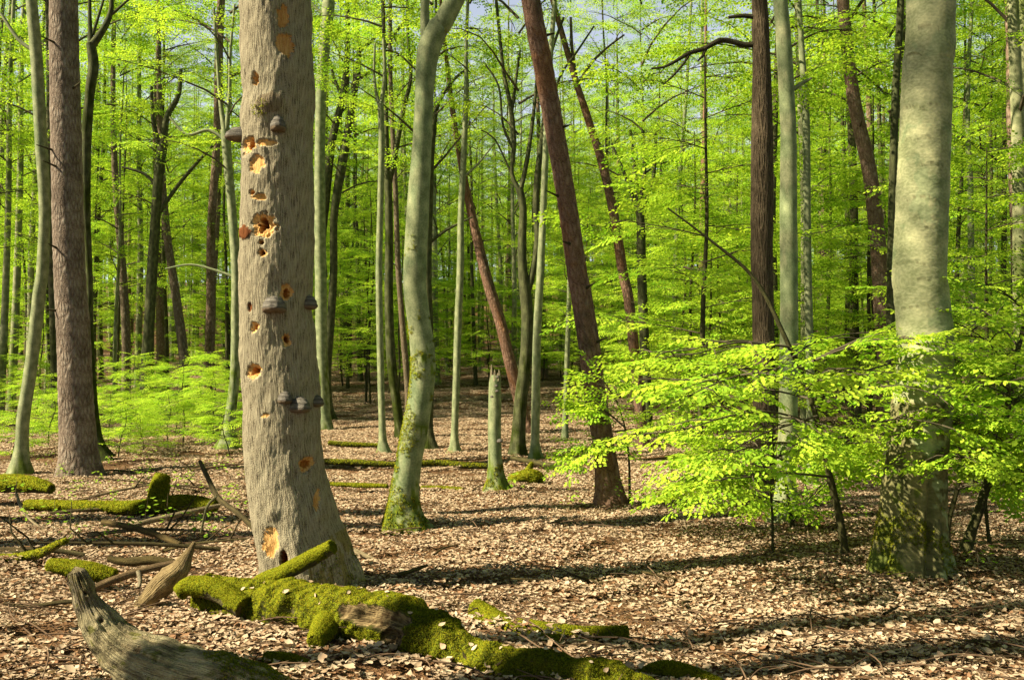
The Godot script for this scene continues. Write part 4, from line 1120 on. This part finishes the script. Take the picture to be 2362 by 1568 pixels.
	for q in [[30, 985, 0], [110, 1030, 1], [250, 1030, 0], [330, 1040, 3], [300, 1000, 2], [420, 1020, 0], [400, 1000, 1], [490, 1010, 2], [530, 1050, 3], [60, 960, 2], [210, 975, 0], [460, 985, 0], [360, 975, 2], [150, 990, 1], [20, 1060, 3], [270, 1060, 1], [550, 990, 0], [80, 1000, 2], [180, 1010, 0], [290, 980, 1], [510, 1020, 1], [390, 1030, 1], [130, 960, 0]]:
		var p := hit(q[0], q[1])
		var t := thing("beech_shrub", "", "shrub", p, "low beech shrubs round the thick straight pine")
		in_order(t, "%s counting back by " + ("the thick straight pine" if q[0] < 300 else "the pale forked beech"), "low bright green layered shrub")
		t.basis = Basis(Vector3.UP, rr(0, TAU)).scaled(Vector3.ONE * rr(0.42, 0.72))
		part("stem", protos[q[2]][0], t); part("leafy_branches", protos[q[2]][1], t)
	var tries := 0
	while n < 120 and tries < 6000:
		tries += 1
		var d := 12.0 + 55.0 * rng.randf()
		var an := rr(-0.58, 0.58)
		var p := Vector3(sin(an) * d, 0, -cos(an) * d); p.y = H(p.x, p.z)
		var s := screen(p)
		if s.x < -60.0 or s.x > 2420.0: continue
		if d < 33.0 and s.x > 720.0 and s.x < 1480.0: continue
		if s.x < 720.0 and (d < 30.0 or rng.randf() < 0.5): continue
		var ok := true
		for h in taken:
			if (h as Vector2).distance_to(Vector2(p.x, p.z)) < 0.8: ok = false; break
		if not ok: continue
		var near := ""; var best := 1e9
		for h in heroes:
			if h[1] == "": continue
			var dx := absf(screen(h[0]).x - s.x)
			if dx < best: best = dx; near = h[1]
		var k := rng.randi() % 3
		var t := thing("young_beech", "", "sapling", p, "young beeches round %s" % near)
		in_order(t, "%s counting back by " + near, "leafy layered young beech")
		t.basis = Basis(Vector3.UP, rr(0, TAU)).scaled(Vector3.ONE * rr(0.75, 1.25))
		part("stem", tall[k][0], t); part("leafy_branches", tall[k][1], t)
		n += 1


# ---------------------------------------------------------------- fallen wood
func v_mid(s: Vector2) -> float:
	var y := 1400.0 + clampf(s.x - 700.0, 0.0, 700.0) * 0.23
	return px(s.x, y, 5.9 - clampf(s.x - 500.0, 0.0, 900.0) / 650.0).y

# pts: [x, y, width, distance]; the log follows them at those distances
func fallen(called: String, label: String, cat: String, mat: String, pts: Array, o := {}) -> Node3D:
	var t := thing(called, label, cat, Vector3.ZERO, o.get("group", ""))
	var p := []
	for q in pts: p.append(q4(px(q[0], q[1], q[3]), q[2] * 0.5 * q[3] / F))
	var g := G()
	var opt := {"rough": o.get("rough", 0.12), "rf": o.get("rf", 6.0), "cap": true, "tu": o.get("tu", 0.3), "tv": o.get("tv", 0.6), "col": o.get("col", Color.WHITE), "dome": o.get("dome", 0.0), "capcol": o.get("capcol", Color(0.8, 0.7, 0.55))}
	if o.has("tint"): opt.tint = o.tint
	if o.has("shape"): opt.shape = o.shape
	var pa := {}
	if o.has("shape"): opt.patches = pa
	tube(g, smooth(p, o.get("step", 0.05)), o.get("sides", 18), opt)
	part(o.get("body", "stem"), commit(g, M[mat]), t)
	for id in pa: part(o.get("patch", "rotten_wood"), sub_mesh(g, pa[id], M.log), t)
	for k in int(o.get("caught", 0)):
		var j: int = rng.randi() % g.v.size()
		if g.n[j].y < 0.55: continue
		caught.append(Transform3D(Basis(Quaternion(Vector3.UP, g.n[j])) * Basis(Vector3.UP, rr(0, TAU)) * Basis(Vector3.RIGHT, rr(-0.4, 0.4)) * Basis().scaled(Vector3.ONE * rr(0.55, 0.9)), g.v[j] + g.n[j] * 0.010))
	for l in o.get("limbs", []):
		var lp := []
		for q in l: lp.append(q4(px(q[0], q[1], q[3]), q[2] * 0.5 * q[3] / F))
		var lg := G()
		tube(lg, smooth(lp, 0.04), 16, {"rough": 0.14, "rf": 8.0, "cap": true, "tint": o.get("tint", func(_a, _b): return Color.WHITE), "capcol": Color(0.75, 0.6, 0.42)})
		var lm := part("branch_stub", commit(lg, M[mat]), t)
		if o.has("tufts"): moss(lg, lm, int(o.tufts * 0.22), o.get("tuft_size", 0.013), o.tuft_where)
	if o.has("tufts"): moss(g, t, o.tufts, o.get("tuft_size", 0.013), o.tuft_where)
	return t

func fallen_wood() -> void:
	rng.seed = 1212
	var green := Color(0.42, 0.48, 0.07)
	var mossy_top := func(p, n): return n.y + 0.9 * no1.get_noise_3dv(p * 4.0) + 0.4 * no1.get_noise_3dv(p * 17.0) > -0.28
	var moss_tint := func(p, n): return green * (1.0 + 0.5 * no1.get_noise_3dv(p * 9.0)) if n.y + 0.9 * no1.get_noise_3dv(p * 4.0) > -0.3 else Color(0.75, 0.7, 0.6)
	# the long mossy log
	var open := func(_row, a, p, r):
		var s := screen(p)
		var e := sqrt(pow((s.x - 862.0 - (s.y - 1425.0) * 0.9) / 92.0, 2.0) + pow((s.y - 1425.0) / 36.0, 2.0)) + 0.45 * no1.get_noise_3dv(p * 7.0)
		var e2 := sqrt(pow((s.x - 905.0) / 34.0, 2.0) + pow((s.y - 1470.0) / 30.0, 2.0)) + 0.4 * no1.get_noise_3dv(p * 9.0)
		var lump := 0.045 * no1.get_noise_3dv(p * 3.0) + 0.02 * no1.get_noise_3dv(p * 9.0)
		e = minf(e, e2)
		var front: float = p.z
		if e < 0.85:
			var ridge := absf(no1.get_noise_3dv(p * Vector3(8, 40, 40)))
			return [lump - 0.04 * (1.0 - smoothstep(0.45, 0.85, e)) - 0.015 * ridge, Color(0.7, 0.6, 0.45) if ridge > 0.12 else Color(0.32, 0.24, 0.16), 1]
		var bare: bool = (p.y - v_mid(s)) * 6.0 + 1.1 * no1.get_noise_3dv(p * 4.0) + 0.5 * no1.get_noise_3dv(p * 15.0) < -0.55
		return [lump, Color(0.72, 0.66, 0.52) if bare else green * (0.8 + 0.7 * no1.get_noise_3dv(p * 9.0)), 0]
	fallen("mossy_log", "long fallen log thick with green moss, its side rotted open, before the dead trunk", "log", "dark",
		[[470, 1362, 84, 5.95], [520, 1384, 104, 5.9], [600, 1396, 118, 5.75], [690, 1402, 116, 5.6], [767, 1420, 118, 5.45], [850, 1430, 122, 5.3], [927, 1445, 122, 5.15], [994, 1472, 112, 5.0], [1078, 1514, 92, 4.85], [1178, 1548, 84, 4.7], [1290, 1562, 100, 4.6], [1380, 1572, 96, 4.5], [1450, 1592, 74, 4.45], [1520, 1620, 60, 4.4]],
		{"caught": 190, "shape": open, "sides": 72, "step": 0.018, "tufts": 150000, "tuft_size": 0.0072, "tint": moss_tint, "tuft_where": func(p, n):
			var s := screen(p)
			if s.x > 775.0 and s.x < 950.0 and s.y > 1395.0:
				var e := sqrt(pow((s.x - 862.0 - (s.y - 1425.0) * 0.9) / 92.0, 2.0) + pow((s.y - 1425.0) / 36.0, 2.0)) + 0.45 * no1.get_noise_3dv(p * 7.0)
				if e < 0.92 and n.z > -0.2: return false
				if sqrt(pow((s.x - 905.0) / 34.0, 2.0) + pow((s.y - 1470.0) / 30.0, 2.0)) + 0.4 * no1.get_noise_3dv(p * 9.0) < 0.85: return false
			return n.y + 1.1 * no1.get_noise_3dv(p * 4.0) + 0.5 * no1.get_noise_3dv(p * 15.0) > -0.50,
		"limbs": [[[600, 1352, 50, 5.85], [650, 1325, 40, 5.8], [700, 1298, 36, 5.75], [745, 1272, 32, 5.7], [766, 1260, 28, 5.68]], [[560, 1400, 46, 5.6], [500, 1362, 50, 5.7], [440, 1352, 44, 5.75], [412, 1368, 34, 5.75]], [[760, 1440, 70, 5.3], [740, 1462, 56, 5.15], [726, 1480, 34, 5.05]]]})
	fallen("mossy_branch", "short bright mossy branch lying just beyond the mossy log's low end", "branch", "dark",
		[[1096, 1404, 40, 5.75], [1130, 1424, 46, 5.65], [1165, 1448, 44, 5.5], [1205, 1474, 44, 5.35], [1240, 1488, 48, 5.25], [1288, 1492, 50, 5.2]], {"col": green, "sides": 28, "tufts": 26000, "tuft_size": 0.0085, "dome": 0.02, "tuft_where": func(_p, _n): return true, "step": 0.02})
	fallen("mossy_branch", "dark mossy branch lying in shade behind the short bright one", "branch", "dark",
		[[1195, 1440, 26, 5.6], [1260, 1452, 30, 5.5], [1340, 1460, 28, 5.45], [1400, 1462, 32, 5.4], [1446, 1462, 34, 5.4]], {"col": green * 0.8, "sides": 22, "tufts": 17000, "tuft_size": 0.0085, "tuft_where": func(_p, _n): return true, "step": 0.03})  # moss green darkened here: the shade it lies in, put into the colour
	fallen("mossy_root", "low mossy root arching out of leaves at the log's end", "root", "dark",
		[[1475, 1560, 26, 4.75], [1530, 1546, 40, 4.72], [1590, 1554, 36, 4.7], [1660, 1580, 26, 4.65]], {"col": green, "sides": 20, "tufts": 15000, "tuft_size": 0.0085, "tuft_where": mossy_top, "step": 0.03})
	fallen("mossy_chunk", "small mossy chunk half buried in leaves below the mossy log", "log", "dark",
		[[612, 1516, 22, 4.85], [650, 1524, 34, 4.82], [690, 1534, 30, 4.8], [722, 1540, 14, 4.78]], {"col": green, "sides": 20, "tufts": 9000, "tuft_size": 0.010, "tuft_where": mossy_top, "step": 0.02})
	# bare pointed log in the corner
	var grey_tint := func(p, n):
		var s := screen(p)
		var m := no1.get_noise_3dv(p * 5.0) + 0.4 * no1.get_noise_3dv(p * 20.0)
		if m > 0.22: return Color(0.62, 0.62, 0.52)
		if m < -0.3: return Color(0.92, 0.95, 0.86)
		return Color(1.12, 1.05, 0.90)
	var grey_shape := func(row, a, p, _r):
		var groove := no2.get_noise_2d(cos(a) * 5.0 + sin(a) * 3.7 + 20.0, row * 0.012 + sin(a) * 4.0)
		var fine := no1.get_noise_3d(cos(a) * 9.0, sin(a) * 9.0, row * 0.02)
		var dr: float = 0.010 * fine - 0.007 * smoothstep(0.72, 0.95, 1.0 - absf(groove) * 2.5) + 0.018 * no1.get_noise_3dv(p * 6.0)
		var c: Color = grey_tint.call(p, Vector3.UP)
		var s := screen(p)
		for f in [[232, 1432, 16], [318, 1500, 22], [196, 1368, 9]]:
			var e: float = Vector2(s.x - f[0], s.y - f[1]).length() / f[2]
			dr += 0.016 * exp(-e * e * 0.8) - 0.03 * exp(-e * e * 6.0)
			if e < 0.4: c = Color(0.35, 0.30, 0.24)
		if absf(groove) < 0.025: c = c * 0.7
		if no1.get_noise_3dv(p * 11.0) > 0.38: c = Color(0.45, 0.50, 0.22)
		if s.y + 60.0 * no1.get_noise_3dv(p * 8.0) < 1400.0: c = c * Color(1.35, 1.32, 1.2)  # raised tip tinted paler, its sunlit look put into the colour
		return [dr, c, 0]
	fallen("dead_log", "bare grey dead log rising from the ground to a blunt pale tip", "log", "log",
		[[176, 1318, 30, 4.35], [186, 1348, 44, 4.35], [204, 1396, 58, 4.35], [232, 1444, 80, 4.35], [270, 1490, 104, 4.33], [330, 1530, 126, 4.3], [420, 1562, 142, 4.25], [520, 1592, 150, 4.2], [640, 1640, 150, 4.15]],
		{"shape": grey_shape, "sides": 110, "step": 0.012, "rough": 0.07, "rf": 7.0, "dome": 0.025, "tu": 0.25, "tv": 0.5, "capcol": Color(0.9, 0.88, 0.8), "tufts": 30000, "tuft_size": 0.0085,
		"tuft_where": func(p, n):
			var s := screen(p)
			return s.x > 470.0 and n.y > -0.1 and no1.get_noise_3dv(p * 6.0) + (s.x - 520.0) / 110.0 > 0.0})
	fallen("split_wood", "splintered slab of old wood leaning up at the mossy log's near end", "wood", "log",
		[[318, 1402, 26, 6.0], [345, 1376, 42, 6.0], [380, 1342, 54, 6.0], [412, 1312, 46, 6.0], [432, 1280, 22, 6.0], [448, 1250, 8, 6.0]], {"col": Color(0.70, 0.60, 0.44), "rough": 0.3, "rf": 9.0, "sides": 20, "step": 0.02})
	fallen("mossy_log", "low mossy log lying behind the pointed dead log", "log", "dark",
		[[112, 1304, 26, 6.85], [160, 1312, 38, 6.85], [210, 1320, 40, 6.85], [262, 1330, 30, 6.85]], {"col": green, "sides": 22, "tufts": 20000, "tuft_size": 0.012, "tuft_where": mossy_top, "step": 0.03})
	fallen("fallen_branch", "grey-brown stick resting across the splintered slab", "branch", "log",
		[[212, 1358, 18, 6.25], [270, 1334, 18, 6.35], [340, 1312, 17, 6.45], [404, 1298, 14, 6.5]], {"col": Color(0.62, 0.5, 0.4), "limbs": [[[318, 1318, 12, 6.4], [322, 1340, 10, 6.35], [318, 1356, 7, 6.3]]]})
	fallen("fallen_branch", "dark brown log piece lying behind the grey-brown stick", "branch", "dark",
		[[248, 1288, 14, 7.2], [290, 1296, 20, 7.2], [345, 1292, 20, 7.2], [398, 1298, 18, 7.2]], {"col": Color(0.7, 0.55, 0.4)})
	fallen("fallen_branch", "thin dark stick lying left of the pointed dead log", "branch", "dark",
		[[8, 1392, 8, 5.95], [70, 1398, 9, 5.9], [130, 1390, 10, 5.9], [176, 1386, 8, 5.9]], {"col": Color(0.6, 0.5, 0.4)})
	fallen("fallen_branch", "dark branch at the picture's left edge, the upper of two", "branch", "dark",
		[[-40, 1268, 15, 7.9], [40, 1270, 15, 7.85], [110, 1266, 13, 7.8]], {"col": Color(0.55, 0.42, 0.33)})
	fallen("fallen_branch", "mossy curved branch at the left edge below the dark one", "branch", "dark",
		[[-40, 1290, 20, 7.6], [40, 1288, 21, 7.55], [95, 1276, 20, 7.5], [130, 1258, 16, 7.5], [152, 1246, 9, 7.5]], {"col": Color(0.75, 0.72, 0.45), "tufts": 3000, "tuft_where": mossy_top})
	fallen("fallen_branch", "brown broken branch on bare leaves left of the dead trunk", "branch", "dark",
		[[236, 1204, 14, 8.9], [290, 1214, 15, 8.75], [350, 1230, 15, 8.6], [414, 1256, 12, 8.4]], {"col": Color(0.75, 0.55, 0.4)})
	fallen("fallen_branch", "weathered grey branch lying along the far mossy log", "branch", "log",
		[[292, 1216, 10, 9.3], [350, 1200, 13, 9.45], [430, 1182, 12, 9.6], [505, 1166, 9, 9.8]], {"col": Color(0.85, 0.8, 0.72)})
	fallen("mossy_log", "long dark mossy log stretching left behind the weathered branches", "log", "dark",
		[[60, 1166, 22, 10.3], [180, 1170, 26, 10.2], [312, 1172, 30, 10.1], [420, 1164, 40, 10.0], [495, 1168, 26, 9.9]], {"col": green, "sides": 22, "tufts": 36000, "tuft_size": 0.016, "tuft_where": mossy_top, "limbs": [[[362, 1158, 44, 10.1], [366, 1125, 40, 10.15], [374, 1098, 30, 10.2]]]})
	fallen("mossy_log", "dark rotting log end at the left edge under the slim grey beech", "log", "dark",
		[[-60, 1118, 36, 11.0], [20, 1116, 40, 10.9], [80, 1120, 34, 10.8], [116, 1128, 20, 10.7]], {"col": Color(0.3, 0.32, 0.14), "tufts": 12000, "tuft_size": 0.016, "tuft_where": mossy_top})
	fallen("fallen_branch", "pale bent twig standing out of leaves at the left edge", "branch", "log",
		[[36, 1138, 6, 9.6], [48, 1172, 7, 9.4], [70, 1200, 6, 9.2], [110, 1230, 5, 9.0]], {"col": Color(1.0, 0.95, 0.88)})
	fallen("fallen_branch", "dark dead branch leaning towards the dead trunk's lit side", "branch", "dark",
		[[460, 1064, 9, 8.9], [482, 1110, 11, 8.7], [504, 1150, 12, 8.5], [548, 1184, 12, 8.2], [592, 1224, 14, 8.0]], {"col": Color(0.6, 0.5, 0.42), "limbs": [[[500, 1144, 7, 8.5], [476, 1170, 6, 8.5], [462, 1230, 5, 8.45]]]})
	fallen("mossy_log", "thin mossy trunk lying right across the clearing behind the bent beech", "log", "dark",
		[[735, 1064, 12, 15.4], [830, 1068, 13, 15.3], [920, 1072, 11, 15.2], [1010, 1068, 13, 15.4], [1070, 1074, 14, 15.2], [1124, 1076, 12, 15.1]], {"col": green * 0.6, "tufts": 4500, "tuft_size": 0.014, "tuft_where": mossy_top, "step": 0.15})
	fallen("mossy_log", "short mossy pole on the ground beyond the dead trunk's right side", "log", "dark",
		[[758, 1022, 10, 19.5], [820, 1026, 11, 19.4], [884, 1028, 9, 19.3]], {"col": green * 0.6, "tufts": 2500, "tuft_size": 0.014, "tuft_where": mossy_top, "step": 0.15})
	fallen("mossy_log", "flat mossy strip of wood between dead trunk and bent beech", "log", "dark",
		[[756, 1117, 7, 12.7], [820, 1120, 9, 12.6], [892, 1122, 7, 12.5]], {"col": green * 1.2, "tufts": 4000, "tuft_size": 0.016, "tuft_where": mossy_top, "step": 0.15})
	fallen("mossy_log", "flat mossy strip of wood right of the bent beech's foot", "log", "dark",
		[[972, 1126, 7, 12.4], [1020, 1127, 9, 12.4], [1066, 1130, 7, 12.3]], {"col": green * 1.2, "tufts": 3000, "tuft_size": 0.016, "tuft_where": mossy_top, "step": 0.15})
	fallen("mossy_log", "mossy lump of broken trunk with a pale shard beside the snag", "log", "dark",
		[[1176, 1112, 22, 13.3], [1205, 1104, 34, 13.3], [1235, 1104, 34, 13.3], [1250, 1112, 18, 13.3]], {"col": green, "tufts": 8000, "tuft_size": 0.02, "tuft_where": mossy_top, "limbs": [[[1212, 1098, 16, 13.3], [1220, 1082, 10, 13.35], [1226, 1068, 4, 13.4]]]})
	fallen("fallen_branch", "dark fallen branch lying behind the twin stemmed beech", "branch", "dark",
		[[1180, 1056, 10, 16.0], [1230, 1066, 12, 15.6], [1300, 1078, 12, 15.0], [1350, 1082, 8, 14.8]], {"col": Color(0.55, 0.5, 0.38)})
	fallen("fallen_branch", "long dark branch low on the slope behind the thin grey beech", "branch", "dark",
		[[1490, 900, 8, 36.0], [1560, 884, 10, 36.0], [1620, 876, 8, 36.0]], {"col": Color(0.5, 0.42, 0.34), "step": 0.3})
	fallen("fallen_branch", "grey branch lying on leaves right of the dead trunk's foot", "branch", "log",
		[[796, 1262, 9, 7.9], [830, 1276, 12, 7.75], [866, 1292, 8, 7.6]], {"col": Color(0.9, 0.86, 0.78)})
	fallen("fallen_branch", "short brown stick pointing right beyond the mossy log", "branch", "dark",
		[[916, 1326, 9, 7.0], [950, 1316, 9, 7.05], [985, 1304, 6, 7.15]], {"col": Color(0.8, 0.65, 0.5)})
	scatter("caught_leaves", sprays.dry, caught, lit)
	# dead branches heaped at the left
	for k in 16:
		var a := hit(rr(-30.0, 520.0), rr(1085.0, 1300.0))
		if absf(a.x - px(700, 1350, 6.9).x) < 0.5 and absf(a.z + 6.9) < 0.6: continue
		var t := thing("dead_branch", "", "branch", a, "dead branches heaped by the mossy logs")
		in_order(t, "%s counting back among the mossy logs", "thin dark dead branch")
		var yaw := rr(-0.5, 0.5) + (PI if k % 2 else 0.0); var l := rr(0.6, 1.7)
		var d := Vector3(cos(yaw), 0, sin(yaw))
		var e1 := a + d * l
		var lift := Vector3(0, H(e1.x, e1.z) - a.y + rr(0.02, 0.25), 0)
		var g := G(); var rad := rr(0.008, 0.022)
		tube(g, smooth([q4(Vector3(0, 0.03, 0), rad), q4(d * l * 0.4 + lift * 0.3 + Vector3(0, 0.06, rr(-0.06, 0.06)), rad * 0.85), q4(d * l + lift, rad * 0.4)], 0.06), 8, {"col": [Color(0.6, 0.5, 0.4), Color(0.8, 0.72, 0.62), Color(0.45, 0.42, 0.25)][k % 3], "rough": 0.15, "rf": 9.0, "cap": true})
		part("stem", commit(g, M.dark if k % 2 else M.log), t)
		for j in 2:
			var f := rr(0.3, 0.8)
			var sg := G(); var st := d * l * f + lift * f * 0.8 + Vector3(0, 0.04, 0)
			tube(sg, [q4(st, rad * 0.6), q4(st + Vector3(d.x * 0.1, rr(0.05, 0.2), rr(-0.15, 0.15)), rad * 0.4), q4(st + Vector3(d.x * 0.25, rr(0.05, 0.4), rr(-0.25, 0.25)), rad * 0.15)], 5, {"col": Color(0.55, 0.47, 0.38)})
			part("side_twig", commit(sg, M.dark), t)
	# sticks strewn over the clearing
	var stick_names := [[1150, 1346, 1260, 1352], [1690, 1358, 1720, 1384], [1590, 1400, 1578, 1425], [1300, 1330, 1390, 1360], [1480, 1330, 1560, 1352], [1000, 1290, 1060, 1270], [1200, 1134, 1230, 1120], [1090, 1138, 1130, 1122], [1830, 1345, 1900, 1360], [2230, 1500, 2290, 1512], [1370, 1500, 1400, 1512], [2040, 1430, 2075, 1416]]
	for q in stick_names:
		var a := hit(q[0], q[1]); var b := hit(q[2], q[3])
		var t := thing("ground_stick", "", "stick", a, "dry sticks strewn over the clearing")
		var g := G()
		in_order(t, "%s counting back over the clearing", "thin dry loose stick")
		b -= a; a = Vector3.ZERO
		var m := a.lerp(b, 0.5) + Vector3(rr(-0.04, 0.04), 0.05, rr(-0.06, 0.06))
		tube(g, smooth([q4(a + Vector3(0, 0.035, 0), 0.009), q4(m, 0.008), q4(b + Vector3(0, 0.045, 0), 0.004)], 0.05), 7, {"col": Color(0.7, 0.55, 0.42), "rough": 0.2, "rf": 12.0})
		part("stem", commit(g, M.dark), t)


# ---------------------------------------------------------------- seedlings and twigs
func small_things() -> void:
	rng.seed = 5150
	var seedlings := []
	for k in 3:
		var g := G(); var tw := G()
		var top := Vector3(rr(-0.05, 0.05), rr(0.25, 0.42), rr(-0.05, 0.05))
		tube(tw, [q4(Vector3(0, -0.03, 0), 0.003), q4(top * 0.5, 0.0025), q4(top, 0.001)], 4, {"col": Color(0.09, 0.07, 0.045)})
		for j in 16:
			var a := rr(0, TAU); var f := rr(0.35, 1.0)
			var o := top * f + Vector3(cos(a), 0, sin(a)) * rr(0.01, 0.12)
			leaf(g, o, Vector3(cos(a), rr(-0.5, 0.3), sin(a)).normalized(), Vector3.UP, rr(0.04, 0.06), rr(0.028, 0.042), Color(0.2, 0.40, 0.03).lerp(Color(0.34, 0.5, 0.05), rng.randf()), true)
		seedlings.append([commit(tw, M.twig), commit(g, M.leaf)])
	var spots := [[150, 1120], [158, 1180], [225, 1130], [300, 1150], [210, 1200], [275, 1100], [440, 1120], [470, 1215], [480, 1180], [120, 1240], [230, 1262], [520, 1110], [540, 1150], [330, 1098], [100, 1090], [560, 1110], [250, 1080], [1380, 1150], [1330, 1105], [1290, 1098], [1260, 1092], [1610, 1190], [1640, 1210], [1320, 1180], [1500, 1180], [1940, 1190], [2000, 1210], [2260, 1330], [2320, 1240], [1700, 1230], [90, 1150], [180, 1140], [260, 1170], [330, 1210], [370, 1180], [410, 1140], [455, 1090], [500, 1100], [520, 1180], [550, 1210], [60, 1220], [170, 1270], [290, 1250], [380, 1240], [450, 1250], [500, 1260], [200, 1100], [140, 1105], [340, 1120], [400, 1090], [30, 1180], [1420, 1170], [1460, 1190], [1550, 1170], [1180, 1150]]
	for q in spots:
		var p := hit(q[0], q[1])
		var k := rng.randi() % 3
		var where := "by the slim grey beech" if q[0] < 200 else "by the far mossy log" if q[0] < 400 else "by the dead trunk's lit side" if q[0] < 600 else ("near the leaning pine" if q[0] < 1560 else "near the stout beech")
		var t := thing("beech_seedling", "", "seedling", p, "seedlings %s" % where)
		in_order(t, "%s counting back " + where, "tiny green beech seedling")
		t.basis = Basis(Vector3.UP, rr(0, TAU)).scaled(Vector3.ONE * rr(0.7, 1.2))
		part("stem", seedlings[k][0], t); part("leaf_cluster", seedlings[k][1], t).set_meta("kind", "stuff")
	# fine twigs among the litter
	var tws := []
	for k in 3:
		var g := G()
		tube(g, smooth([q4(Vector3(-0.15, 0.01, 0), 0.0035), q4(Vector3(0, 0.03, rr(-0.03, 0.03)), 0.003), q4(Vector3(0.16, 0.015, 0), 0.0015)], 0.05), 4, {"col": Color(0.10, 0.07, 0.045)})
		tube(g, [q4(Vector3(0.0, 0.03, 0), 0.002), q4(Vector3(0.07, 0.05, 0.06), 0.001)], 3, {"col": Color(0.10, 0.07, 0.045)})
		tws.append(commit(g, M.twig))
	var xs := []
	for k in 900:
		var d := 3.6 + 16.0 * rng.randf() * rng.randf() + 2.0 * rng.randf()
		var x := rr(-0.62, 0.62) * d
		var p := Vector3(x, H(x, -d) + rr(0.015, 0.04), -d)
		xs.append(Transform3D(Basis(Vector3.UP, rr(0, TAU)) * Basis(Vector3.BACK, rr(-0.2, 0.2)) * Basis().scaled(Vector3.ONE * rr(0.5, 1.6)), p))
	var o := thing("twig_litter", "fine dry twigs scattered among the fallen leaves", "twigs")
	o.set_meta("kind", "stuff")
	scatter("fallen_twigs", tws, xs, o)
